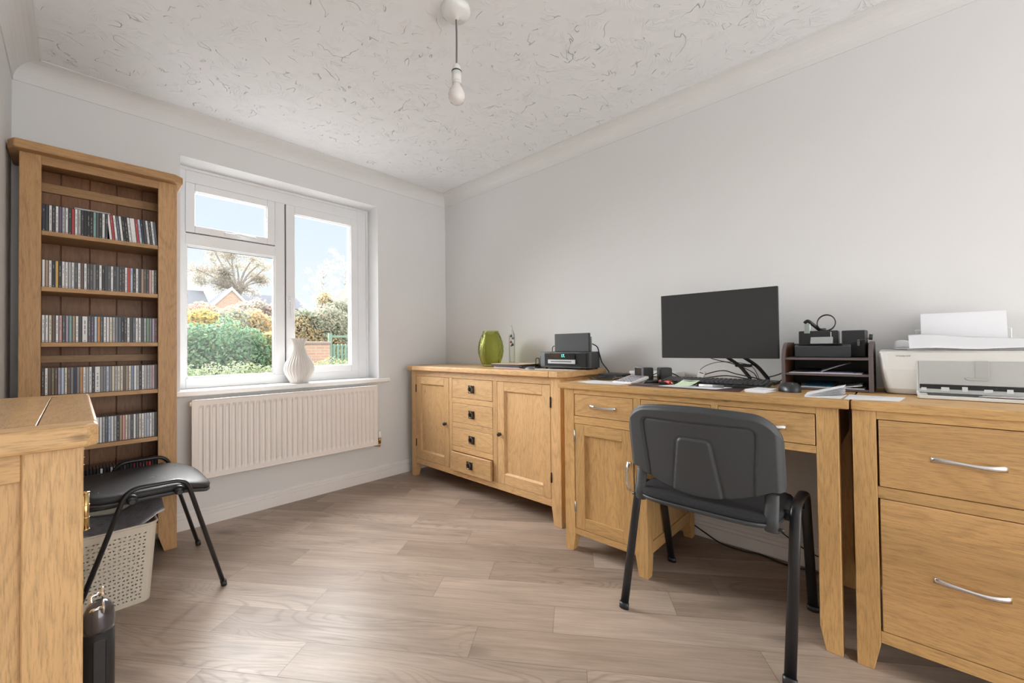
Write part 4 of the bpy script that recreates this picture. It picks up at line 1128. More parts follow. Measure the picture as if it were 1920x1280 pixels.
# ================================================================== ON THE SIDEBOARD
def facet(a, z, r):
    # quilted lattice pressed into the glass
    k = 9
    row = z/.036
    ph = PI/k*(int(row) % 2)
    p = abs(math.sin(k*a+PI*row/2)); q = abs(math.sin(k*a-PI*row/2))
    return -.0075*(1-min(p, q)**.7)
bm = BM(); vx, vy = -.205, -.803
op = []
for i in range(61):
    t = i/60; z = .262*t
    r = .050+.042*math.sin(PI*min(1, (t*.97+.06)))**.9+.008*t
    op.append((r, z))
op[0] = (.050, 0)
lathe(bm, [(0, 0)]+op, (vx, vy, ST), 108, rib=lambda a, z, r: facet(a, z, r) if .012 < z < .255 and r > .03 else 0, cap=False)
lathe(bm, [(r-.009, z) for r, z in op[4:]][::-1]+[(0, .016)], (vx, vy, ST), 60, cap=False)
lathe(bm, [(op[-1][0], .262), (op[-1][0]-.009, .262)], (vx, vy, ST), 108, cap=False)
single('glass_vase', bm, olive_m, (vx, vy, ST), 'olive green quilted glass vase on the sideboard', 'vase')

th = tag(empty('galileo_thermometer', (-.125, -.943, ST)), 'clear glass tube thermometer with coloured floats behind the green vase', 'thermometer')
bm = BM(); R = .0235
lathe(bm, [(0, .0), (R, .0), (R, .215), (R*.9, .235), (R*.45, .262), (.005, .285), (.004, .300), (0, .302)], (-.125, -.943, ST), 32)
part('glass_tube', bm, clear_m, th)
bm = BM(); lathe(bm, [(0, .002), (R*.85, .002), (R*.8, .006), (0, .008)], (-.125, -.943, ST), 24); part('base_disc', bm, brass, th)
fl = [plain('float_'+n, c_, .2) for n, c_ in (('black', (.01, .01, .012)), ('red', (.4, .02, .05)), ('plum', (.06, .01, .04)), ('navy', (.01, .01, .05)), ('yellow', (.8, .6, .15)))]
for k, (dy, z, mi, r) in enumerate(((-.007+.014, .222, 0, .0095), (-.010, .205, 3, .0095), (.008, .178, 1, .0095), (-.006, .158, 2, .0105), (.006, .150, 0, .006), (0.004, .022, 4, .009))):
    bm = BM(); lathe(bm, [(0, -r), (r*.7, -r*.7), (r, 0), (r*.7, r*.7), (.002, r), (.0015, r+.006), (0, r+.007)], (-.125, -.943+dy, ST+z), 16); part('float_ball', bm, fl[mi], th)

# radio
rd = tag(empty('cd_radio', (-.15, -1.49, ST)), 'charcoal tabletop radio with a green digital display on the sideboard', 'radio')
bm = BM()
ry0, ry1 = -1.682, -1.292
pl = [(-.235, ry1-.010), (-.246, ry1-.06), (-.252, (ry0+ry1)/2), (-.246, ry0+.06), (-.235, ry0+.010), (-.222, ry0), (-.075, ry0+.035), (-.062, ry0+.05), (-.062, ry1-.05), (-.075, ry1-.035), (-.222, ry1)]
prism(bm, pl, 2, ST+.007, ST+.108, .006, 0, 3)
part('housing', bm, slate, rd)
bm = BM()
prism(bm, [(-.2465, ry1-.052), (-.2535, (ry0+ry1)/2), (-.2465, ry0+.022), (-.240, ry0+.022), (-.240, ry1-.052)], 2, ST+.018, ST+.098, .002)
fp = part('front_panel', bm, plain('speaker_grille', (.012, .0125, .014), .6, spec=.2), rd)
bm = BM(); box(bm, -.2555, -.245, -1.580, -1.395, ST+.066, ST+.099, .001); dp = part('display', bm, blackg, rd)
bm = BM(); box(bm, -.2565, -.246, -1.585, -1.378, ST+.034, ST+.060, .002); sl = part('disc_slot_panel', bm, plain('silver_plastic', (.52, .53, .54), .35, .3), rd)
bm = BM(); box(bm, -.2570, -.2555, -1.560, -1.402, ST+.045, ST+.050, .0006); part('disc_slot', bm, blackp, sl)
def text(s, size, M, mat, parent, name, ext=.0003, bold=0):
    cu = bpy.data.curves.new(name, 'FONT'); cu.body = s; cu.size = size; cu.extrude = ext; cu.align_x = 'CENTER'; cu.align_y = 'CENTER'; cu.offset = bold
    cu.materials.append(mat); o = bpy.data.objects.new(name, cu); C.objects.link(o)
    bpy.context.view_layer.update(); me = bpy.data.meshes.new_from_object(o); bpy.data.objects.remove(o)
    me.transform(local_m(parent).inverted() @ M); me.name = name
    o = bpy.data.objects.new(name, me); C.objects.link(o); o.parent = parent
    return o
FACE = Matrix(((0, 0, -1, 0), (-1, 0, 0, 0), (0, 1, 0, 0), (0, 0, 0, 1)))  # text facing -X, reading towards -Y
led = plain('green_digits', (.1, .6, .45), .5, emit=((.15, .95, .65), 1.1))
text('17.', .024, Matrix.Translation((-.2560, -1.497, ST+.083)) @ FACE, led, dp, 'digits', bold=.0006)
bm = BM()
for y in (ry0+.05, ry1-.05):
    for x in (-.22, -.09): lathe(bm, [(0, 0), (.008, 0), (.009, .007), (0, .0075)], (x, y, ST), 12)
part('rubber_foot', bm, blackp, rd)
ip = tag(empty('tilted_speaker_dock', (-.19, -1.53, ST+.108)), 'slate grey upright speaker unit standing on the radio', 'speaker')
bm = BM(); box(bm, -.200, -.178, -1.648, -1.392, ST+.1085, ST+.222, .003, 2); q = part('front_grille', bm, slate, ip)
bm = BM(); box(bm, -.1785, -.150, -1.640, -1.40, ST+.1085, ST+.200, .004, 2); part('rear_housing', bm, dgrey, ip)
bm = BM(); box(bm, -.2008, -.199, -1.53, -1.508, ST+.167, ST+.169); part('badge', bm, blackp, ip)
# wire rack with loops behind the radio
wr = tag(empty('wire_rack', (-.10, -1.30, ST)), 'black wire rack with stepped loops beside the radio', 'rack')
for k, (y, h, x) in enumerate(((-1.245, .066, -.215), (-1.262, .082, -.185), (-1.30, .138, -.14))):
    bm = BM(); yr = y-.11 if k < 2 else y-.16
    tube(bm, round_path([(x, y, ST+.002), (x, y, ST+h), (x+.01, yr if k == 2 else y-.02, ST+h), (x+.012, yr if k == 2 else y-.02, ST+.002)], .014, 6) if k < 2 else
         round_path([(-.055, -1.262, ST+.002), (-.055, -1.262, ST+.145), (-.055, -1.39, ST+.148), (-.055, -1.39, ST+.002)], .02, 6), .0028, 8)
    part('wire_loop', bm, tube_m, wr)
bm = BM(); tube(bm, round_path([(-.215, -1.255, ST+.0035), (-.052, -1.266, ST+.0035), (-.052, -1.39, ST+.0035)], .02), .003, 8); part('wire_base', bm, tube_m, wr)
# magazines pile by the vase
pile = [((.60, .52, .38), 'cream covered'), ((.10, .08, .08), 'dark brown'), ((.05, .05, .06), 'black'), ((.30, .28, .34), 'mauve grey'), ((.70, .70, .74), 'white')]
zc = ST; mags = [(paper, 'white paged magazine at the bottom of the pile by the green vase', .000, .006), (plain('mag_mauve', (.26, .24, .30), .4), 'mauve grey magazine low in the pile by the green vase', .010, .006),
    (plain('mag_black', (.03, .028, .035), .35), 'black covered magazine in the middle of the pile by the green vase', -.012, .007), (plain('mag_brown', (.10, .07, .06), .4), 'dark brown magazine second from the top of the pile by the green vase', .006, .006), (kraft, 'cream covered magazine topmost on the pile by the green vase', .0, .004)]
for k, (mt_, lab, dx, hh) in enumerate(mags):
    bm = BM(); y0, y1 = -1.235+.012*k*(k % 2), -.965+.006*k
    def mf(u, v, k=k, dx=dx, y0=y0, y1=y1, zc=zc, hh=hh): return (-.335+dx+.21*v, y1+(y0-y1)*u, zc+hh+.0025*math.sin(u*PI)*0)
    box(bm, -.335+dx, -.125+dx, y0, y1, zc+.0002, zc+hh, .0008)
    single('magazine', bm, mt_, (-.23+dx, -1.1, zc+.0002), lab, 'magazine', 'magazines piled by the green vase')
    zc += hh
bm = BM(); sheet(bm, [(-.40, -1.10, ST+.0003), (-.385, -1.235, ST+.0003), (-.337, -1.230, ST+.0003), (-.345, -1.09, ST+.0003)], .0006); single('pink_leaflet', bm, pink_m, (-.36, -1.17, ST), 'small pink leaflet lying in front of the magazines', 'leaflet')
bm = BM(); sheet(bm, [(-.425, -1.30, ST+.0003), (-.30, -1.62, ST+.0003), (-.262, -1.60, ST+.0003), (-.29, -1.27, ST+.0003)], .0006); single('paper_sheet', bm, paper, (-.35, -1.45, ST), 'white paper sheet lying in front of the radio', 'paper')
gl = tag(empty('reading_glasses', (-.33, -1.26, ST+.001)), 'dark folded reading glasses lying left of the radio', 'glasses')
bm = BM()
for y in (-1.235, -1.285):
    tube(bm, [(-.345+.018*math.cos(a), y+.022*math.sin(a), ST+.007+.003*math.sin(a)) for a in [2*PI*k/16 for k in range(17)]], .0022, 6)
tube(bm, [(-.345, -1.257, ST+.009), (-.345, -1.263, ST+.009)], .002, 6); part('rims', bm, blackp, gl)
for y in (-1.213, -1.307):
    bm = BM(); tube(bm, round_path([(-.345, y, ST+.008), (-.31, y, ST+.007), (-.300, y+(-.07 if y > -1.26 else .07), ST+.005)], .01), .0022, 6); part('temple', bm, blackp, gl)
bm = BM()
def msf(u, v):
    a = 2*PI*u; t = v*PI/2; return (-.37+.022*math.cos(a)*math.cos(t), -1.325+.035*math.sin(a)*math.cos(t), ST+.0015+.016*math.sin(t))
grid_surface(bm, msf, 24, 8); box(bm, -.385, -.355, -1.345, -1.305, ST+.0008, ST+.003, .001)
single('small_grey_pouch', bm, dgrey, (-.37, -1.325, ST+.001), 'small dark grey spectacle pouch lying before the radio', 'pouch')
bm = BM(); tube(bm, smooth_path([(-.165, -1.652, 1.040), (-.125, -1.662, 1.020), (-.085, -1.652, .975), (-.062, -1.655, .925), (-.040, -1.675, .885), (-.030, -1.685, .860), (-.026, -1.69, .80)], 6), .0035, 8)
single('radio_cable', bm, blackp, (-.05, -1.66, ST), 'black power cable dropping down behind the radio', 'cable')

# ================================================================== ON THE DESK
DZ = DT+.0004
# monitor
mo = tag(empty('monitor', (-.15, -2.37, DT)), 'large black flat computer monitor on a bent arm over the desk', 'monitor')
MA = math.radians(2.8)   # slight turn
mc = Vector((-.212, -2.366, 1.122)); RM = Matrix.Translation(mc) @ Matrix.Rotation(MA, 4, 'Z')
def mbox(bm, x0, x1, y0, y1, z0, z1, bev=.0, seg=1):
    t = bmesh.new(); box(t, x0, x1, y0, y1, z0, z1, bev, seg); merge(bm, t, 0, RM)
bm = BM(); mbox(bm, 0, .020, -.259, .259, -.161, .161, .0035, 2); mbox(bm, .018, .045, -.17, .17, -.10, .09, .01, 2)
part('monitor_housing', bm, blackp, mo)
scr_m = plain('monitor_screen', (.032, .033, .034), .42, spec=.4)
bm = BM(); mbox(bm, -.0008, .001, -.2545, .2545, -.144, .155); part('screen', bm, scr_m, mo)
bm = BM(); mbox(bm, -.0010, .001, -.2545, .2545, -.158, -.1455); part('lower_bezel', bm, plain('bezel_plastic', (.026, .026, .027), .5), mo)
bm = BM(); t = bmesh.new(); lathe(t, [(0, -.0015), (.003, -.001), (.003, .001)], (0, 0, .1575), 12, axis='X'); merge(bm, t, 0, RM); part('webcam', bm, blackg, mo)
bm = BM()
for y, s in ((-2.40, 0), (-2.475, 1)):
    tube(bm, round_path([(-.165, y+.045, 1.03), (-.150, y+.03, .985), (-.115, y-.045, .925), (-.09, y-.085, .862), (-.10, y-.075, DT+.012)], .03, 5), .009, 10, ell=(.014, .007))
box(bm, -.14, -.11, -2.50, -2.43, .918, .932, .004)
part('support_arm', bm, blackp, mo)
bm = BM(); box(bm, -.16, -.045, -2.60, -2.44, DT+.0005, DT+.014, .004, 2); part('stand_base', bm, blackp, mo)
bm = BM(); mbox(bm, .045, .075, -.05, .05, -.06, .04, .006); part('mounting_plate', bm, blackp, mo)
# cables behind
cab = [
 ('thin black cable arching from the monitor to the desk', [(-.15, -2.27, .985), (-.13, -2.33, .955), (-.11, -2.42, .93), (-.10, -2.50, .89), (-.10, -2.52, DZ+.004)], .0022),
 ('thin grey cable looping up behind the keyboard', [(-.09, -2.24, DZ+.003), (-.10, -2.26, .90), (-.11, -2.33, .935), (-.12, -2.42, .94), (-.12, -2.50, .92), (-.10, -2.53, DZ+.004)], .0020),
 ('black cable humped over the desk behind the keyboard', [(-.13, -2.22, DZ+.004), (-.12, -2.30, .880), (-.11, -2.37, .897), (-.11, -2.43, .882), (-.12, -2.52, .865), (-.12, -2.57, DZ+.006)], .0026),
 ('black cable lying flat behind the keyboard', [(-.17, -2.22, DZ+.003), (-.16, -2.33, .866), (-.15, -2.40, .875), (-.16, -2.50, .862), (-.15, -2.60, DZ+.003)], .0026),
 ('black cable arching from the arm to the paper organizer', [(-.09, -2.56, DZ+.03), (-.08, -2.60, .885), (-.07, -2.66, .915), (-.06, -2.72, .912), (-.05, -2.78, .90)], .0026),
 ('black cable running from the hub past the speakers', [(-.145, -2.17, .858), (-.15, -2.12, .880), (-.15, -2.06, .878), (-.15, -2.00, .855), (-.17, -1.95, DZ+.004)], .0028),
 ('twin black leads trailing right of the keyboard', [(-.19, -2.60, DZ+.003), (-.15, -2.62, .862), (-.12, -2.63, .87), (-.10, -2.64, DZ+.02)], .0024)]
for lab, P, r_ in cab:
    bm = BM(); tube(bm, smooth_path(P, 7), r_, 7); single('cable', bm, dgrey if 'grey' in lab else blackp, P[0], lab, 'cable', 'cables on the desk')
# keyboard
kb = tag(empty('keyboard', (-.35, -2.40, DT)), 'black computer keyboard lying under the monitor', 'keyboard')
KM = Matrix.Translation((-.335, -2.392, DT+.006)) @ Matrix.Rotation(math.radians(1.5), 4, 'Z') @ Matrix.Rotation(math.radians(-4.5), 4, 'Y')
bm = BM(); t = bmesh.new(); box(t, -.075, .075, -.222, .222, 0, .014, .004, 2); merge(bm, t, 0, KM); part('keyboard_base', bm, blackp, kb)
bm = BM(); key = .0186
for r_ in range(6):
    x = -.066+r_*.0215+(0.004 if r_ == 5 else 0)
    c0 = -.214; k = 0
    while c0 < .206:
        w = key if not (r_ == 0 and 4 <= k <= 4) else key*6
        if r_ == 0 and k == 4: w = .105
        w = min(w, .214-c0)
        t = bmesh.new(); box(t, x, x+.0175, -(c0+w-.0025), -c0, .014, .0215, .0022); merge(bm, t, 0, KM)
        c0 += w+.0002; k += 1
part('keys', bm, plain('keycap', (.03, .031, .034), .38), kb)
for s in (-1, 1):
    bm = BM(); t = bmesh.new(); box(t, .055, .062, s*.19-.012, s*.19+.012, -.0105, .001, .001); merge(bm, t, 0, KM); part('kickstand', bm, blackp, kb)
# mat
bm = BM(); prism(bm, [(-.555, -2.085), (-.555, -2.555), (-.30, -2.525), (-.30, -2.07)], 2, DZ, DZ+.0018, .0006); single('desk_mat', bm, mat_m, (-.43, -2.3, DZ), 'dark brown desk mat under the keyboard and papers', 'desk mat')
MZ = DZ+.0021
bm = BM(); sheet(bm, [(-.515, -2.215, MZ), (-.520, -2.455, MZ), (-.40, -2.490, MZ), (-.385, -2.25, MZ)], .0012); single('note_paper', bm, paper, (-.45, -2.34, MZ), 'white paper pad sheet on the mat under the green note', 'paper')
bm = draped('postit', lambda u, v: (-.475+.085*v, -2.262-.072*u-.018*v, MZ+.0022+.020*v**1.5+.004*abs(u-.5)), 8, 8, .0008, green_pap); single('sticky_note', bm, green_pap, (-.44, -2.30, MZ+.002), 'pale green sticky note curling up on the white pad', 'sticky note')
pn = tag(empty('marker_pen', (-.43, -2.41, MZ+.006)), 'white and black marker pen lying on the white pad', 'pen')
bm = BM(); tube(bm, [(-.448, -2.368, MZ+.0072), (-.448, -2.425, MZ+.0072)], .0055, 12); part('barrel', bm, whitep, pn)
bm = BM(); tube(bm, [(-.448, -2.355, MZ+.0072), (-.448, -2.368, MZ+.0072)], .0058, 12); part('cap', bm, blackp, pn)
bm = BM(); tube(bm, [(-.448, -2.425, MZ+.0072), (-.448, -2.468, MZ+.0072)], .0058, 12); part('barrel_end', bm, dgrey, pn)
pn = tag(empty('screwdriver', (-.40, -2.18, MZ)), 'screwdriver with a translucent red handle on the desk mat', 'screwdriver')
bm = BM(); tube(bm, smooth_path([(-.385, -2.165, MZ+.009), (-.400, -2.20, MZ+.010), (-.418, -2.232, MZ+.009)], 4), .0085, 12); part('handle', bm, red_m, pn)
bm = BM(); tube(bm, [(-.418, -2.232, MZ+.008), (-.424, -2.246, MZ+.008)], .004, 8); part('ferrule', bm, brass, pn)
pn = tag(empty('black_pen', (-.42, -2.13, MZ)), 'fat black pen lying on the mat by the calculator', 'pen')
bm = BM(); tube(bm, [(-.455, -2.118, MZ+.0085), (-.375, -2.150, MZ+.0085)], .008, 12); part('barrel', bm, blackp, pn)
bm = BM(); tube(bm, [(-.455, -2.118, MZ+.0085), (-.463, -2.1145, MZ+.007)], .004, 10); part('tip', bm, dgrey, pn)
bm = BM(); prism(bm, [(-.50, -2.07), (-.51, -2.16), (-.44, -2.18), (-.43, -2.08)], 2, MZ, MZ+.003, .001); single('brown_card_wallet', bm, brown_e, (-.47, -2.12, MZ), 'flat grey brown wallet at the left edge of the desk mat', 'wallet')
# calculator
ca = tag(empty('calculator', (-.38, -2.0, DT)), 'white desktop calculator with grey keys at the left of the desk', 'calculator')
CM = Matrix.Translation((-.375, -2.008, DT+.004)) @ Matrix.Rotation(math.radians(-8), 4, 'Z') @ Matrix.Rotation(math.radians(-9), 4, 'Y')
def cbox(bm, *a, **k): t = bmesh.new(); box(t, *a, **k); merge(bm, t, 0, CM)
bm = BM(); cbox(bm, -.075, .075, -.058, .058, 0, .014, bev=.004, seg=2); part('calculator_body', bm, whitep, ca)
bm = BM(); cbox(bm, .040, .062, -.046, .046, .013, .0150, bev=.0005); part('display', bm, dgrey, ca)
bm = BM()
for r_ in range(5):
    for c_ in range(5): cbox(bm, -.066+r_*.0205, -.066+r_*.0205+.013, -.048+c_*.0198, -.048+c_*.0198+.015, .013, .0172, bev=.001)
part('keys', bm, plain('grey_keys', (.33, .33, .36), .5), ca)
bm = BM(); cbox(bm, .060, .066, -.05, .05, -.020, .002, bev=.001); part('rest', bm, whitep, ca)
bm = BM(); sheet(bm, [(-.565, -1.86, DZ), (-.535, -2.03, DZ), (-.44, -2.05, DZ), (-.40, -1.84, DZ)], .0008); sheet(bm, [(-.52, -1.78, DZ), (-.56, -1.89, DZ+.0009), (-.43, -1.92, DZ+.001), (-.38, -1.80, DZ)], .0008)
single('paper_sheet', bm, paper, (-.48, -1.93, DZ), 'white paper sheets lying before the calculator', 'paper')
# photo-frame like small screens
def square_speaker(loc, rz, label, framed):
    t = tag(empty('desk_speaker', loc, rz), label, 'speaker', 'small cube speakers')
    bm = BM(); box(bm, -.040, .030, -.031, .031, 0, .070, .010, 4); part('speaker_housing', bm, blackp, t, world=False)
    if framed:
        bm = BM(); rect = ((-.033, .033, .002, .072),)
        for (a, b_, c_, d_) in ((-.034, -.028, 0, .073), (.028, .034, 0, .073), (-.028, .028, 0, .006), (-.028, .028, .067, .073)): box(bm, -.046, -.036, a, b_, c_, d_, .0015)
        part('front_rim', bm, plain('grey_blue_rim', (.16, .17, .20), .3), t, world=False)
        bm = BM(); box(bm, -.0415, -.039, -.028, .028, .006, .067); part('speaker_cone', bm, blackg, t, world=False)
    return t
square_speaker((-.235, -2.022, DT), math.radians(-28), 'black cube speaker with a grey front rim on the desk', True)
square_speaker((-.190, -2.104, DT), math.radians(38), 'plain rounded black cube speaker beside the keyboard', False)
# notebook stack at the corner by the sideboard
bm = BM(); box(bm, -.24, -.10, -1.885, -1.735, DZ+.014, DZ+.026, .002); single('black_notebook', bm, blackp, (-.17, -1.8, DZ), 'black notebook lying at the back left corner of the desk', 'notebook')
bm = BM(); box(bm, -.25, -.11, -1.87, -1.74, DZ, DZ+.0135, .002); single('slate_case', bm, slate, (-.18, -1.8, DZ), 'dark flat case under the black notebook', 'case')
bm = BM(); tube(bm, smooth_path([(-.33, -1.76, DZ+.005), (-.30, -1.80, DZ+.010), (-.27, -1.845, DZ+.018), (-.29, -1.89, DZ+.006), (-.35, -1.85, DZ+.005), (-.37, -1.80, DZ+.006), (-.34, -1.745, DZ+.005)], 6), .0045, 8)
single('coiled_cable', bm, blackp, (-.3, -1.8, DZ), 'thick black cable coiled in front of the black notebook', 'cable')
bm = BM(); tube(bm, smooth_path([(-.36, -1.90, DZ+.003), (-.31, -1.875, DZ+.008), (-.27, -1.905, DZ+.014), (-.25, -1.94, DZ+.004)], 5), .0022, 6); single('brown_lead', bm, plain('brown_lead', (.28, .13, .06), .4), (-.3, -1.9, DZ), 'thin brown lead curling behind the calculator', 'cable')
bm = BM(); box(bm, -.20, -.165, -1.925, -1.905, DZ, DZ+.020, .003); single('plum_box', bm, plain('plum_plastic', (.10, .02, .035), .4), (-.18, -1.915, DZ), 'tiny dark red box beside the black notebook', 'box')
wb = tag(empty('white_router', (-.075, -2.0, DT)), 'low white router box behind the cube speakers', 'router')
bm = BM(); box(bm, -.135, -.02, -2.150, -1.875, DT+.0005, DT+.042, .006, 2); part('router_case', bm, whitep, wb)
bm = BM(); box(bm, -.1365, -.134, -2.12, -1.90, DT+.010, DT+.018, .0005); part('vent_strip', bm, dgrey, wb)
bm = BM(); box(bm, -.17, -.12, -2.190, -2.155, DZ, DZ+.012, .002); single('green_memory_stick', bm, plain('olive_grey', (.16, .17, .11), .5), (-.14, -2.17, DZ), 'olive grey adapter plug by the white router', 'adapter')
wh = tag(empty('white_usb_hub', (-.15, -2.265, DT)), 'small leaning white hub behind the keyboard', 'hub')
bm = BM(); t = bmesh.new(); box(t, -.006, .006, -.016, .016, 0, .055, .002); merge(bm, t, 0, Matrix.Translation((-.15, -2.268, DT+.002)) @ Matrix.Rotation(math.radians(18), 4, 'X')); part('hub_case', bm, whitep, wh)
bm = BM(); t = bmesh.new(); box(t, -.0068, .0, -.010, .010, .042, .048, .0005); merge(bm, t, 0, Matrix.Translation((-.15, -2.268, DT+.002)) @ Matrix.Rotation(math.radians(18), 4, 'X')); part('port', bm, dgrey, wh)
# index cards
for k, (dx, dy, a) in enumerate(((0, 0, 0), (.004, .006, 3), (.010, .002, -2))):
    bm = BM(); t = bmesh.new(); box(t, -.055, .055, -.035, .035, 0, .0032, .0004); merge(bm, t, 0, Matrix.Translation((-.478+dx, -2.610+dy, DZ+.0034*k)) @ Matrix.Rotation(math.radians(-10+a), 4, 'Z'))
    single('index_card_pad', bm, paper, (-.478, -2.61, DZ+.0034*k), ['white card pad at the bottom of the small stack by the mouse', 'white card pad in the middle of the small stack by the mouse', 'white card pad on top of the small stack by the mouse'][k], 'card pad', 'card pads by the mouse')
# mouse
ms = tag(empty('computer_mouse', (-.40, -2.695, DT)), 'black computer mouse on the desk before the organizer', 'mouse')
MM = Matrix.Translation((-.405, -2.694, DT+.0005)) @ Matrix.Rotation(math.radians(25), 4, 'Z')
def mouse(u, v):
    a = 2*PI*u; t = v*PI/2; x = .058*math.cos(a)*math.cos(t)**.55; y = .036*math.sin(a)*math.cos(t)**.55
    z = .036*math.sin(t)**.8*(1-.28*(x/.058)**2-.10*(x/.058)); return MM @ Vector((x, y, z))
bm = BM(); grid_surface(bm, mouse, 40, 14); part('mouse_body', bm, plain('mouse_plastic', (.03, .031, .034), .35), ms)
bm = BM(); t = bmesh.new(); lathe(t, [(0, -.003), (.008, -.003), (.008, .003), (0, .003)], (0, 0, 0), 16, axis='Y'); merge(bm, t, 0, MM @ Matrix.Translation((-.032, 0, .026))); part('scroll_wheel', bm, dgrey, ms)
# papers in front of the organizer
bm = BM()
sheet(bm, [(-.580, -2.765, DZ), (-.570, -2.862, DZ), (-.44, -2.870, DZ), (-.435, -2.757, DZ)], .0016)
for k in range(5):
    h = .004+.0065*k
    sheet(bm, [(-.575, -2.765, DZ+.0018+.0008*k), (-.47, -2.865, DZ+.004+h*.9), (-.40, -2.865, DZ+.004+h), (-.445, -2.757, DZ+.0018+.0008*k)], .0007)
single('folded_letter', bm, paper, (-.5, -2.81, DZ), 'fanned white folded letter before the paper organizer', 'letter')
bm = BM(); sheet(bm, [(-.575, -2.872, DZ), (-.545, -3.005, DZ), (-.415, -3.02, DZ), (-.415, -2.875, DZ)], .0016); single('envelope', bm, paper, (-.49, -2.94, DZ), 'white envelope lying across the joint of desk and cabinet', 'envelope')

# paper organizer
og = tag(empty('paper_organizer', (-.19, -2.795, DT)), 'brown leatherette paper organizer with curved sides and three tiers', 'paper organizer')
OZ = DT+.0005; oy0, oy1 = -2.938, -2.650
def side_pts(inset=0.0):
    P = [(-.300+inset, OZ), (-.300+inset, OZ+.125)]
    for k in range(1, 9):
        a = PI/2*k/8; P.append((-.300+inset+.085*(1-math.cos(a)), OZ+.125+(.067-inset)*math.sin(a)))
    P += [(-.075, OZ+.192-inset), (-.075, OZ)]
    return P
for y0, y1, nm in ((oy0, oy0+.013, 0), (oy1-.012, oy1, 1)):
    bm = BM(); prism(bm, side_pts(), 1, y0, y1, .001); w_ = part('side_panel', bm, brown_e if True else brown_l, og)
    bm = BM(); yy = (y1, y1+.0008) if nm == 0 else (y0-.0008, y0); prism(bm, side_pts(.006), 1, yy[0], yy[1]); part('lining', bm, brown_l, w_)
bm = BM(); prism(bm, side_pts(.010), 1, oy0-.0008, oy0, 0); part('outer_lining', bm, green_blk, og)
for z in (OZ+.001, OZ+.058, OZ+.120):
    bm = BM(); box(bm, -.297, -.080, oy0+.013, oy1-.012, z, z+.009, .001); part('tier', bm, brown_e, og)
bm = BM(); box(bm, -.083, -.076, oy0+.013, oy1-.012, OZ, OZ+.186); part('back_panel', bm, green_blk, og)
def papers(name, z, items, grp):
    for k, (pts_, mt_, lab, cat) in enumerate(items):
        bm = BM(); sheet(bm, [(x, y, z+dz) for x, y, dz in pts_], .0014); single(name[k], bm, mt_, (pts_[0][0], pts_[0][1], z), lab, cat, grp)
papers(['paper_sheet', 'leaflet', 'flyer', 'folder'], OZ+.0675, [
 ([(-.294, -2.675, .0), (-.294, -2.905, 0), (-.10, -2.905, 0), (-.10, -2.675, 0)], paper, 'white sheet lying on the middle tier of the organizer', 'paper'),
 ([(-.280, -2.74, .002), (-.286, -2.88, .002), (-.12, -2.89, .002), (-.12, -2.76, .002)], plain('lilac_paper', (.45, .43, .60), .6), 'lilac leaflet on the white sheet of the middle tier', 'leaflet'),
 ([(-.27, -2.78, .005), (-.25, -2.855, .036), (-.14, -2.865, .036), (-.15, -2.76, .006)], plain('grey_paper', (.50, .49, .52), .6), 'grey flyer tilted up on the middle tier', 'flyer'),
 ([(-.26, -2.69, .004), (-.26, -2.76, .004), (-.12, -2.80, .012), (-.12, -2.69, .010)], slate, 'dark folder at the back of the middle tier', 'folder')], 'papers in the organizer')
papers(['paper_sheet', 'blue_folder', 'leaflet'], OZ+.0105, [
 ([(-.294, -2.715, 0), (-.294, -2.912, 0), (-.10, -2.912, 0), (-.10, -2.69, 0)], paper, 'white sheet lying on the bottom tier of the organizer', 'paper'),
 ([(-.24, -2.720, .003), (-.24, -2.81, .003), (-.12, -2.82, .014), (-.12, -2.72, .014)], blue_m, 'bright blue folder on the bottom tier of the organizer', 'folder'),
 ([(-.28, -2.84, .002), (-.286, -2.905, .012), (-.12, -2.90, .014), (-.12, -2.84, .003)], paper, 'white leaflet raised at one end of the bottom tier', 'leaflet')], 'papers in the organizer')
# gadgets on top of the organizer
TZ = OZ+.1295
bx = tag(empty('black_dock_box', (-.2, -2.79, TZ)), 'long black plastic box lying on top of the organizer', 'box')
bm = BM(); t = bmesh.new(); prism(t, [(-.045, 0), (-.050, .044), (-.02, .052), (.045, .052), (.045, 0)], 1, -.092, .088, .003, 0, 2); merge(bm, t, 0, Matrix.Translation((-.225, -2.778, TZ)) @ Matrix.Rotation(math.radians(4), 4, 'Z')); part('box_shell', bm, plain('blue_black', (.028, .031, .036), .42), bx)
bm = BM(); box(bm, -.262, -.20, -2.845, -2.70, TZ+.0525, TZ+.055, .001); part('box_lid', bm, blackp, bx)
bl = tag(empty('label_printer', (-.13, -2.75, TZ)), 'black boxy label printer behind the long black box', 'printer')
bm = BM(); box(bm, -.165, -.095, -2.826, -2.692, TZ, TZ+.110, .003); part('printer_case', bm, blackp, bl)
bm = BM(); prism(bm, [(-.186, TZ+.056), (-.166, TZ+.056), (-.166, TZ+.084)], 1, -2.81, -2.735, .0005); part('silver_slope', bm, plain('silver_grey', (.35, .37, .36), .4), bl)
bm = BM(); box(bm, -.1665, -.165, -2.805, -2.802, TZ+.07, TZ+.104); part('silver_line', bm, chrome, bl)
hd = tag(empty('stapler', (-.13, -2.72, TZ+.11)), 'black and silver stapler head standing on the label printer', 'stapler')
bm = BM(); tube(bm, round_path([(-.14, -2.710, TZ+.145), (-.14, -2.722, TZ+.157), (-.13, -2.765, TZ+.111)], .01), .007, 8); part('arm', bm, blackp, hd)
bm = BM(); box(bm, -.150, -.138, -2.732, -2.712, TZ+.098+.0125, TZ+.142, .002); box(bm, -.1685, -.166, -2.732, -2.712, TZ+.100, TZ+.113, .0008); box(bm, -.168, -.145, -2.730, -2.714, TZ+.1105, TZ+.1125); part('silver_body', bm, plain('silver_green', (.38, .44, .42), .3, .4), hd)
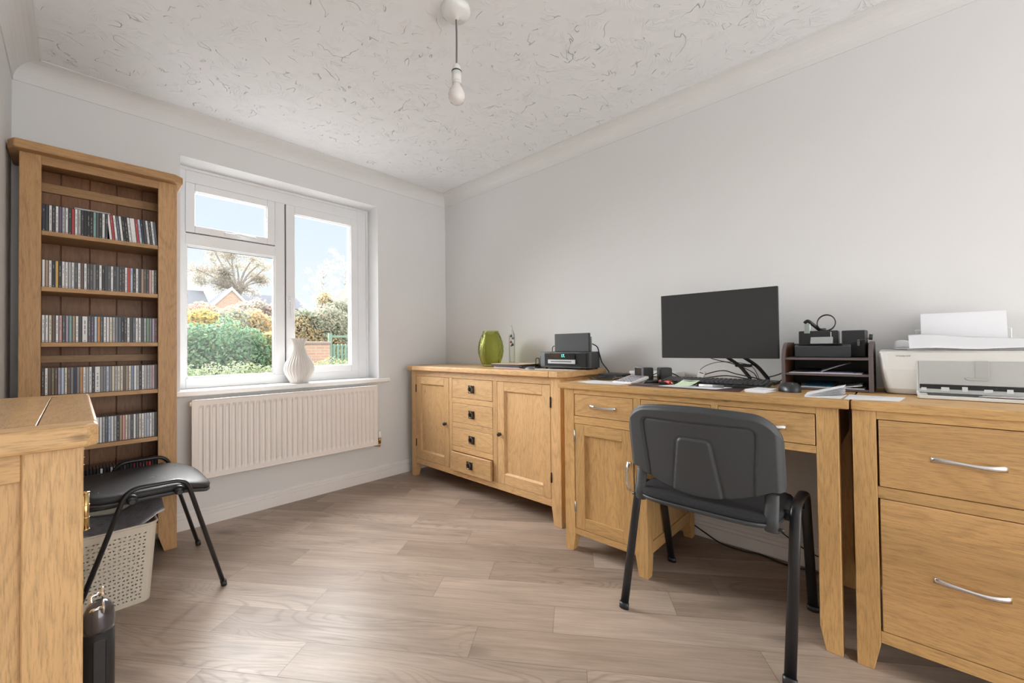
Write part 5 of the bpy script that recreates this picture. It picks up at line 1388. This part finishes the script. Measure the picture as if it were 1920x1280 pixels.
rg = tag(empty('headset_band', (-.13, -2.785, TZ+.11)), 'black circular headband standing on the label printer', 'headset')
bm = BM(); pts = [(-.13+.012*math.sin(a), -2.785+.031*math.cos(a), TZ+.110+.034+.034*math.sin(a)) for a in [PI*1.5+2*PI*k/40 for k in range(41)]]
tube(bm, pts, .002, 10, ell=(.0065, .002), up=Vector((1, 0, 0)).cross(Vector((0, 0, 1)))); part('band', bm, blackp, rg)
bm = BM(); box(bm, -.140, -.122, -2.785, -2.765, TZ+.1105, TZ+.122, .002); part('clasp', bm, dgrey, rg)
bb = tag(empty('black_charger_box', (-.13, -2.88, TZ)), 'square black charger standing right of the label printer', 'charger')
bm = BM(); t = bmesh.new(); box(t, -.03, .03, -.038, .038, 0, .108, .003); merge(bm, t, 0, Matrix.Translation((-.145, -2.878, TZ)) @ Matrix.Rotation(math.radians(-4), 4, 'Z')); part('charger_case', bm, blackp, bb)
bm = BM(); box(bm, -.187, -.176, -2.895, -2.888, TZ+.045, TZ+.07, .001); part('silver_tab', bm, dgrey, bb)
pg = tag(empty('audio_plug', (-.16, -2.92, TZ+.06)), 'thin black lead with a round plug lying over the organizer edge', 'cable')
bm = BM(); tube(bm, [(-.215, -2.855, TZ+.053), (-.192, -2.928, TZ+.077)], .0016, 6); part('lead', bm, blackp, pg)
bm = BM(); tube(bm, [(-.192, -2.928, TZ+.068), (-.192, -2.930, TZ+.090)], .006, 10); part('plug', bm, blackp, pg)

# ================================================================== PRINTER
pr = tag(empty('inkjet_printer', (-.2, -3.16, DT)), 'white inkjet printer on the filing cabinet with papers piled on it', 'printer')
PZ = DT+.0005; py0, py1 = -3.372, -2.950
bm = BM(); t = bmesh.new()
def lay(z, inset, yin=0.0):
    return [t.verts.new(p) for p in ((-.300+inset, py1-yin-.02, z), (-.300+inset, py0+yin+.02, z), (-.285+inset, py0+yin, z), (-.05, py0+yin, z), (-.05, py1-yin, z), (-.285+inset, py1-yin, z))]
Ls = [lay(PZ+.002, .020, .022), lay(PZ+.02, .010, .016), lay(PZ+.09, .0, .006), lay(PZ+.150, .0, .0), lay(PZ+.157, .006, .003)]
for A, B in zip(Ls, Ls[1:]):
    for i in range(6): f = t.faces.new([A[i], A[(i+1) % 6], B[(i+1) % 6], B[i]])
t.faces.new(Ls[0]); t.faces.new(Ls[-1][::-1]); bmesh.ops.recalc_face_normals(t, faces=t.faces[:])
bmesh.ops.bevel(t, geom=[e for e in t.edges if abs(e.verts[0].co.z-e.verts[1].co.z) > .005], offset=.012, segments=4, affect='EDGES', profile=.5)
for f in t.faces: f.smooth = False
merge(bm, t)
hb_ = part('printer_body', bm, hp_m, pr)
# recess and flap (lighter rim, dark slot)
bm = BM(); box(bm, -.3035, -.285, -3.34, -3.052, PZ+.012, PZ+.122, .002); part('recess', bm, plain('printer_recess', (.50, .51, .50), .4), pr)
bm = BM(); box(bm, -.3045, -.300, -3.335, -3.058, PZ+.026, PZ+.041, .001); part('output_slot', bm, blackp, pr)
bm = BM(); box(bm, -.3085, -.3036, -3.338, -3.058, PZ+.042, PZ+.119, .001)
flp = part('flap', bm, hp_d, pr)
bm = BM(); prism(bm, [(-3.165, PZ+.064), (-3.172, PZ+.058), (-3.212, PZ+.058), (-3.217, PZ+.064), (-3.217, PZ+.068), (-3.165, PZ+.068)], 0, -.3105, -.3083, .0006); box(bm, -.3105, -.3083, -3.217, -3.188, PZ+.068, PZ+.123, .0004); part('flap_handle', bm, plain('printer_flap_edge', (.42, .43, .42), .4), flp)
for k in range(6):
    bm = BM(); box(bm, -.3055, -.3035, -3.075-.048*k-.006*(k % 2), -3.062-.048*k, PZ+.020, PZ+.030+.003*(k % 3), .0005); part('guide_rib', bm, hp_m, pr)
bm = BM(); prism(bm, [(-.300, -3.052), (-.402, -3.050), (-.405, -3.055), (-.405, -3.335), (-.400, -3.34), (-.300, -3.34)], 2, PZ+.001, PZ+.011, .0015, 0, 2); box(bm, -.405, -.300, -3.056, -3.050, PZ+.008, PZ+.017, .001)
tr = part('output_tray', bm, hp_m, pr)
bm = BM(); box(bm, -.385, -.320, -3.20, -3.075, PZ+.011, PZ+.0125); part('tray_groove', bm, slate, tr)
text('HP DeskJet 2130', .0055, Matrix.Translation((-.3004, -3.018, PZ+.138)) @ FACE, plain('printed_ink', (.12, .12, .13), .6), pr, 'printed_name', ext=.0002)
bm = BM(); box(bm, -.056, -.046, -3.30, -3.055, PZ+.158, PZ+.235, .002); part('paper_support', bm, hp_m, pr)
label_m = newsprint('label_sheet', (.62, .56, .56))
bm = draped('l', lambda u, v: (-.395+.075*v, -3.185-.13*u-.03*v*(1-u), PZ+.0145+.001*u), 2, 2, .001, label_m)
single('printed_label_sheet', bm, label_m, (-.35, -3.25, PZ+.013), 'striped printed sheet lying in the printer tray', 'paper')
bm = BM(); t = bmesh.new(); box(t, -.0006, .0006, -.108, .108, 0, .139, 0); merge(bm, t, 0, Matrix.Translation((-.0805, -3.180, PZ+.1585)) @ Matrix.Rotation(math.radians(9), 4, 'Y'))
single('upright_paper', bm, paper, (-.088, -3.18, PZ+.08), 'blank white sheet standing upright in the printer feed', 'paper')
tp = PZ+.158
sheets = [([(-.300, -2.960, 0), (-.290, -3.20, 0), (-.12, -3.20, .001), (-.14, -2.955, 0)], 'white sheet at the bottom of the pile on the printer', plain('warm_paper', (.72, .70, .68), .6)),
 ([(-.315, -3.03, .001), (-.290, -3.33, .002), (-.11, -3.33, .004), (-.12, -3.02, .001)], 'pale sheet sticking out low in the pile on the printer', paper),
 ([(-.29, -3.00, .003), (-.305, -3.30, .004), (-.12, -3.35, .008), (-.10, -2.99, .004)], 'grey tinted sheet in the middle of the printer pile', plain('grey_tint_paper', (.60, .61, .68), .6))]
for k, (P, lab, mt_) in enumerate(sheets):
    bm = BM(); sheet(bm, [(x, y, tp+.0018*k+dz*.4) for x, y, dz in P], .0009); single('paper_sheet', bm, mt_, (-.2, -3.1, tp+.0018*k), lab, 'paper', 'papers piled on the printer')
bm = draped('c', lambda u, v: (-.305+.03*u+.17*v-.02*math.sin(u*PI), -3.035-.30*u, tp+.007+.050*(v**.9)*(.75+.25*math.cos(u*2.5))+.002*math.sin(u*9)), 18, 10, .001, paper)
single('curled_paper', bm, paper, (-.2, -3.18, tp+.008), 'curling white sheet rising off the pile on the printer', 'paper')
bm = draped('c2', lambda u, v: (-.13+.03*v, -2.995-.07*u, tp+.006+.028*v+.004*math.sin(5*u)), 8, 5, .001, paper)
single('crumpled_note', bm, paper, (-.12, -3.02, tp+.006), 'small crumpled white note at the back of the printer', 'note')

# ================================================================== CABLES AT THE SKIRTING
bm = BM(); P = [(-.030, -2.19, .055), (-.034, -2.25, .030), (-.046, -2.33, .006), (-.050, -2.44, .004), (-.035, -2.50, .004), (-.060, -2.60, .004), (-.048, -2.72, .004), (-.04, -2.84, .004)]
tube(bm, smooth_path(P, 7), .0035, 7); single('floor_cable', bm, blackp, (-.04, -2.5, .004), 'black cable running along the skirting under the desk', 'cable')
bm = BM(); tube(bm, smooth_path([(-.03, -2.55, .16), (-.032, -2.68, .085), (-.03, -2.76, .062), (-.03, -2.86, .035)], 6), .003, 7); single('hanging_cable', bm, blackp, (-.03, -2.7, .1), 'second black cable sagging above the skirting behind the desk leg', 'cable')

# ================================================================== OUTSIDE THE WINDOW
def leafmat(name, col, tr=.45):
    m, nt, b = new_mat(name); N = nt.nodes; L = nt.links
    b.inputs['Base Color'].default_value = (*col, 1); b.inputs['Roughness'].default_value = .6; b.inputs['Specular IOR Level'].default_value = .25
    t = N.new('ShaderNodeBsdfTranslucent'); t.inputs[0].default_value = (*col, 1); mx = N.new('ShaderNodeMixShader'); mx.inputs[0].default_value = tr
    o = [n for n in N if n.type == 'OUTPUT_MATERIAL'][0]; L.new(b.outputs[0], mx.inputs[1]); L.new(t.outputs[0], mx.inputs[2]); L.new(mx.outputs[0], o.inputs[0])
    return m
LF = {k: leafmat('leaf_'+k, tuple(.60*q for q in c)) for k, c in dict(ivy=(.20, .36, .20), ivyd=(.09, .20, .13), lime=(.38, .42, .20), yellow=(.80, .62, .20), amber=(.70, .50, .26), rust=(.55, .34, .26), mauve=(.50, .38, .38), sage=(.42, .46, .34), dusty=(.52, .50, .40), oak=(.36, .31, .24), haze=(.55, .55, .52), hedge=(.30, .35, .19), hedged=(.22, .30, .15)).items()}  # pastel leaf colours carry the washed-out haze of the garden view
bark = plain('bark', (.20, .17, .15), .85, bump=.6, bscale=30)
def leaf_cloud(blobs, n, size, mats, weights, rnd, shell=.55, z_min=None):
    """blobs: (cx,cy,cz,rx,ry,rz); leaves sit mostly near the outside of each blob"""
    verts, faces, mi = [], [], []
    vol = [b[3]*b[4]+b[4]*b[5]+b[3]*b[5] for b in blobs]; tot = sum(vol)
    for bi, (cx, cy, cz, rx, ry, rz) in enumerate(blobs):
        cw = rnd.choices(range(len(mats)), weights)[0]
        for _ in range(int(n*vol[bi]/tot)):
            while True:
                d = Vector((rnd.gauss(0, 1), rnd.gauss(0, 1), rnd.gauss(0, 1)))
                if d.length > .1: d.normalize(); break
            r = shell+(1-shell)*rnd.random()**.6; r *= 1+.10*math.sin(5*d.x+bi)*math.cos(6*d.z)
            p = Vector((cx+d.x*rx*r, cy+d.y*ry*r, cz+d.z*rz*r))
            if z_min is not None and p.z < z_min: continue
            a = (d+Vector((rnd.uniform(-1, 1), rnd.uniform(-1, 1), rnd.uniform(-1, 1)))*.9).normalized()
            s = a.cross(Vector((rnd.uniform(-1, 1), rnd.uniform(-1, 1), rnd.uniform(-1, 1)))).normalized(); w = a.cross(s)
            L = size*rnd.uniform(.6, 1.25); k = len(verts)
            verts += [tuple(p-s*L), tuple(p+w*L*.55), tuple(p+s*L), tuple(p-w*L*.55)]
            faces.append((k, k+1, k+2, k+3)); mi.append(cw if rnd.random() < .6 else rnd.choices(range(len(mats)), weights)[0])
    return verts, faces, mi
def leaf_obj(name, data, mats, parent=None, loc=(0, 0, 0)):
    v, f, mi = data; me = bpy.data.meshes.new(name)
    me.from_pydata([(a-loc[0], b-loc[1], c-loc[2]) for a, b, c in v], [], f)
    for m in mats: me.materials.append(LF[m])
    me.polygons.foreach_set('material_index', mi)
    o = bpy.data.objects.new(name, me); C.objects.link(o)
    if parent: o.parent = parent
    else: o.location = loc
    return o
GZ = -.25
ground_m = plain('lawn_grass', (.13, .15, .09), .9, bump=.6, bscale=8, var=.25, vscale=3)
bm = BM(); box(bm, -30, 60, WT+.4, 90, GZ-.3, GZ); single('ground', bm, ground_m, (0, 20, GZ), kind='structure')
bm = BM(); box(bm, -8, 8, WT+.02, 4.3, GZ-.05, GZ+.03); single('bounce_slab', bm, plain('pale_bounce_slab', (.42, .41, .40), .85, bump=.4, bscale=25), (0, 2, GZ), kind='structure')  # unseen pale slab added to bounce sunlight onto the reveal head and ceiling
rn = random.Random(11)
# clipped hedge under the window view
v = []; hb = [(x, 5.0+rn.uniform(-.08, .08), .42+rn.uniform(-.05, .05), .42, .38, .40) for x in [-1.9+.38*i for i in range(12)]]
hd_ = tag(empty('clipped_hedge', (0, 5, GZ)), 'low clipped yellow green hedge nearest to the window', 'hedge')
d_ = leaf_cloud(hb, 20000, .024, ['hedge', 'lime', 'hedged', 'sage'], [4, 3, 1.4, 2], rn, z_min=GZ)
o = leaf_obj('hedge_foliage', d_, ['hedge', 'lime', 'hedged', 'sage'], hd_)
o.data.transform(Matrix.Translation(-Vector(hd_.location)))
bm = BM()
for i in range(12): tube(bm, [(-1.9+.38*i, 5.0, GZ), (-1.88+.38*i, 5.0, .35)], .012, 6)
part('hedge_stems', bm, bark, hd_)
def brick_mat():
    m, nt, b = new_mat('garden_brick'); N = nt.nodes; L = nt.links
    tc = N.new('ShaderNodeTexCoord'); mp = N.new('ShaderNodeMapping'); mp.inputs['Rotation'].default_value = (math.radians(90), 0, 0); L.new(tc.outputs['Object'], mp.inputs[0])
    t = N.new('ShaderNodeTexBrick'); t.inputs['Scale'].default_value = 1; t.inputs['Brick Width'].default_value = .225; t.inputs['Row Height'].default_value = .075; t.inputs['Mortar Size'].default_value = .008
    t.inputs['Color1'].default_value = (.30, .17, .12, 1); t.inputs['Color2'].default_value = (.34, .21, .155, 1); t.inputs['Mortar'].default_value = (.31, .28, .25, 1)
    L.new(mp.outputs[0], t.inputs[0]); L.new(t.outputs[0], b.inputs['Base Color']); b.inputs['Roughness'].default_value = .85; return m
brk = brick_mat()
gw = tag(empty('garden_wall', (.5, 8.1, GZ)), 'red brick garden wall with a coping ending at the green gate', 'wall')
bm = BM(); box(bm, -2.6, 2.32, 8.0, 8.22, GZ, 1.165); part('brickwork', bm, brk, gw)
bm = BM(); box(bm, -2.62, 2.34, 7.96, 8.26, 1.165, 1.235, .012); part('coping', bm, plain('coping_stone', (.21, .17, .16), .8), gw)
gm = plain('green_gate_paint', (.11, .17, .13), .6)
gt = tag(empty('garden_gate', (2.8, 8.1, GZ)), 'green picket gate between green posts beside the brick wall', 'gate')
for x in (2.37, 3.62):
    bm = BM(); box(bm, x-.045, x+.045, 8.06, 8.15, GZ, 1.45, .005); part('gate_post', bm, gm, gt)
for z in (.85, 1.12, 1.37):
    bm = BM(); box(bm, 2.41, 3.58, 8.10, 8.14, z-.03, z+.03, .004); part('gate_rail', bm, gm, gt)
for i in range(11):
    bm = BM(); x = 2.47+.105*i; prism(bm, [(x-.03, GZ+.15), (x+.03, GZ+.15), (x+.03, 1.12), (x, 1.17), (x-.03, 1.12)], 1, 8.07, 8.10); part('picket', bm, gm, gt)
def plant(name, base, blobs, n, size, mats, wts, label, cat, group=None, stems=(), z_min=GZ, shell=.5, fol='foliage', trunk='stem', tr_=.05):
    t = tag(empty(name, base), label, cat, group)
    d = leaf_cloud(blobs, n, size, mats, wts, rn, shell, z_min)
    o = leaf_obj(fol, d, mats, t); o.data.transform(Matrix.Translation(-Vector(base)))
    if stems:
        bm = BM()
        for P, r0, r1 in stems: tube(bm, smooth_path(P, 4), lambda q, r0=r0, r1=r1: r0+(r1-r0)*q, 7)
        part(trunk, bm, bark, t)
    return t
plant('ivy_shrub', (0, 7.5, GZ), [(-.75, 7.4, .75, .75, .5, .85), (-.15, 7.35, .85, .7, .5, .85), (.35, 7.4, .75, .6, .5, .75), (-.5, 7.45, .3, .9, .45, .6), (.25, 7.45, .25, .8, .45, .55), (.85, 7.55, 1.0, .45, .35, .32), (-1.4, 7.45, .6, .7, .45, .9)],
      26000, .042, ['ivy', 'ivyd', 'sage', 'lime'], [5, 2.5, 1.6, .7], 'big rounded dark green ivy covered shrub before the brick wall', 'shrub', stems=[([(0, 7.6, GZ), (.1, 7.6, .6)], .05, .03)])
yl = 'yellow autumn shrubs about the ivy'
plant('yellow_shrub', (-.55, 8.5, GZ), [(-.75, 8.5, 1.55, .5, .35, .28), (-.35, 8.6, 1.75, .35, .3, .22)], 3600, .05, ['yellow', 'lime', 'amber'], [5, 2, 1], 'yellow leaved shrub rising at the left end of the ivy', 'shrub', yl, [([(-.6, 8.5, GZ), (-.6, 8.5, 1.5)], .03, .015)])
plant('yellow_shrub', (.9, 7.35, GZ), [(.62, 7.3, .95, .22, .2, .42), (.82, 7.35, 1.25, .3, .2, .22), (.98, 7.4, 1.45, .12, .12, .25)], 2600, .042, ['yellow', 'lime', 'amber'], [5, 2, 1], 'bright yellow shrub at the right edge of the ivy', 'shrub', yl, [([(.8, 7.4, GZ), (.85, 7.4, 1.2)], .03, .015)])
tg = 'autumn trees behind the wall'
def tree(base, blobs, n, size, mats, wts, label, h, grp=tg, name='autumn_tree', shell=.35):
    x, y, z = base
    st = [([(x, y, GZ), (x+.05, y, h*.4), (x-.05, y, h*.85)], .07, .03)]
    for b_ in blobs[:5]: st.append(([(x, y, h*.35), ((x+b_[0])/2, y, (h*.4+b_[2])/2), (b_[0], b_[1], b_[2])], .04, .012))
    return plant(name, base, blobs, n, size, mats, wts, label, 'tree', grp, st, shell=shell, fol='crown', trunk='trunk')
tree((-.3, 12.5, GZ), [(-.5, 12.5, 1.7, .9, .7, .7), (.3, 12.6, 1.9, .8, .7, .6), (-.2, 12.4, 1.1, 1.2, .7, .7), (.5, 12.3, 1.2, .8, .6, .6)], 12000, .065, ['amber', 'rust', 'yellow', 'mauve'], [3, 3, 2, 2], 'pinkish rust tree at the left of the lower pane', 2.0)
tree((1.1, 12.0, GZ), [(.9, 12.0, 1.7, .7, .6, .7), (1.6, 12.2, 1.6, .7, .6, .75), (1.2, 12.1, 1.0, 1.0, .6, .7)], 12000, .06, ['dusty', 'amber', 'sage', 'yellow'], [3, 2, 2, 1], 'yellow grey tree behind the middle of the ivy', 2.0)
tree((2.4, 14.0, GZ), [(2.1, 14.0, 2.1, .8, .7, .8), (2.9, 14.0, 1.9, .8, .7, .9), (2.4, 14, 1.2, 1.2, .7, .9)], 13000, .065, ['mauve', 'dusty', 'rust', 'haze'], [3, 3, 1.5, 1], 'mauve grey tree behind the right of the ivy', 2.4)
tree((4.0, 13.5, GZ), [(3.5, 13.5, 1.5, .9, .7, .9), (4.5, 13.5, 1.9, .9, .7, .9), (4.0, 13.4, 1.0, 1.3, .7, .8), (3.7, 13.6, 2.1, .5, .5, .5)], 15000, .06, ['sage', 'ivy', 'dusty', 'amber'], [3, 1.4, 2, 1], 'grey green bushy tree behind the garden wall', 2.2)
tree((5.4, 14.5, GZ), [(5.2, 14.5, 2.2, .9, .8, 1.0), (6.0, 14.6, 2.3, .9, .8, 1.1), (5.6, 14.4, 1.2, 1.3, .8, 1.0), (4.9, 14.6, 2.9, .35, .35, .6)], 15000, .06, ['dusty', 'sage', 'haze', 'amber'], [3, 3, 2, 1], 'pale olive tree behind the green gate', 2.8)
# oak
ob = []
for i in range(30):
    a = rn.uniform(0, 2*PI); rr = math.sqrt(rn.random()); x = 3.93+1.92*rr*math.cos(a); z = 5.42+1.26*rr*math.sin(a)
    ob.append((x, 24.3+rn.uniform(-1.2, 1.2), z, rn.uniform(.35, .70), .5, rn.uniform(.28, .5)))
ok_ = tag(empty('oak_tree', (3.93, 24.3, GZ)), 'spreading thin leaved oak tree above the roofs', 'tree')
d = leaf_cloud(ob, 11000, .048, ['oak', 'dusty', 'haze'], [4, 2, 1], rn, .05); o = leaf_obj('crown', d, ['oak', 'dusty', 'haze'], ok_); o.data.transform(Matrix.Translation(-Vector(ok_.location)))
bm = BM(); tube(bm, smooth_path([(3.93, 24.3, GZ), (3.95, 24.3, 2.7), (4.03, 24.3, 4.3)], 4), lambda q: .22-.08*q, 10)
for b_ in ob: 
    tube(bm, smooth_path([(4.03, 24.3, 4.0+rn.random()*.6), ((4.03+b_[0])/2+rn.uniform(-.1, .1), (24.3+b_[1])/2, (4.4+b_[2])/2+.1), (b_[0], b_[1], b_[2])], 4), lambda q: .075-.055*q, 6)
part('trunk', bm, bark, ok_)
# bare trees at the right
def bare(base, h, label, spread):
    t = tag(empty('bare_tree', base), label, 'tree', 'thin bare trees beyond the houses'); bm = BM(); x, y, z = base; tips = []
    tube(bm, smooth_path([(x, y, GZ), (x+.1, y, h*.6), (x, y, h)], 4), lambda q: .10-.09*q, 7)
    for i in range(46):
        z0 = h*rn.uniform(.42, .95); a = rn.uniform(0, 2*PI); L = spread*rn.uniform(.4, 1)*(1.1-z0/h*.6)
        p = Vector((x+.05, y, z0)); m_ = p+Vector((math.cos(a)*L*.5, math.sin(a)*L*.5, L*.45)); e_ = p+Vector((math.cos(a)*L, math.sin(a)*L, L*.95)); tube(bm, smooth_path([p, m_, e_], 3), lambda q: .022-.018*q, 5)
        tips.append((e_.x, e_.y, e_.z, .22, .22, .2)); tips.append((m_.x, m_.y, m_.z, .16, .16, .16))
    part('trunk', bm, plain('pale_bark', (.36, .36, .37), .8), t)
    d = leaf_cloud(tips, 3000, .035, ['haze', 'dusty'], [3, 1], rn, .1); o = leaf_obj('crown', d, ['haze', 'dusty'], t); o.data.transform(Matrix.Translation(-Vector(base)))
bare((8.2, 23, GZ), 6.2, 'thin bare tree rising left in the tall pane', 1.5)
bare((9.8, 23.5, GZ), 7.2, 'taller bare tree at the right edge of the tall pane', 1.6)
# houses
roof_m = plain('roof_tiles', (.11, .115, .13), 1.0, spec=0.0, bump=1.0, bscale=14, var=.15, vscale=9)
roof_b = plain('brown_roof_tiles', (.17, .14, .125), 1.0, spec=0.0, bump=1.0, bscale=14, var=.15, vscale=9)
barge_m = plain('bargeboard_paint', (.38, .38, .38), .6)
def house(base, x0, x1, y0, y1, ze, zr, label, rm, gable_front=False):
    t = tag(empty('house', base), label, 'house', 'houses beyond the gardens')
    bm = BM()
    if not gable_front:
        box(bm, x0+.1, x1-.1, y0+.15, y1-.15, GZ, ze)
        ym = (y0+y1)/2; prism(bm, [(y0+.2, ze), (y1-.2, ze), (ym, zr-.08)], 0, x0+.12, x1-.12)
    else:
        box(bm, x0+.1, x1-.1, y0+.1, y1-.15, GZ, ze); xm = (x0+x1)/2
        prism(bm, [(x0+.1, ze), (x1-.1, ze), (xm, zr-.08)], 1, y0+.1, y1-.15)
    part('house_wall', bm, brk, t)
    bm = BM()
    if not gable_front:
        ym = (y0+y1)/2
        for s, e in ((y0, ym), (y1, ym)): prism(bm, [(s, ze-.05), (s, ze+.04), (e, zr+.05), (e, zr-.04)], 0, x0, x1)
    else:
        xm = (x0+x1)/2
        for s in (x0, x1): prism(bm, [(s, ze-.05), (s, ze+.04), (xm, zr+.05), (xm, zr-.04)], 1, y0+.12, y1)
    part('roof', bm, rm, t)
    if gable_front:
        for s in (x0, x1):
            bm = BM(); prism(bm, [(s, ze-.14), (s, ze+.03), ((x0+x1)/2, zr+.07), ((x0+x1)/2, zr-.10)], 1, y0+.04, y0+.11); part('bargeboard', bm, barge_m, t)
    return t
house((.3, 24, GZ), -2.5, 2.45, 22.5, 26.5, 3.1, 4.22, 'house with a blue grey tiled roof at the left of the view', roof_m)
house((2.85, 21.5, GZ), 2.05, 3.75, 20.5, 22.45, 3.15, 4.05, 'small red brick gable with white bargeboards under the oak', roof_m, True)
house((5.8, 27, GZ), 4.2, 8.0, 25, 29, 3.6, 4.55, 'distant house with a grey roof between the trees', roof_m)
house((9.3, 20, GZ), 7.15, 11.2, 18.6, 21.4, 2.9, 4.95, 'house with a brown tiled roof at the right of the view', roof_b, True)
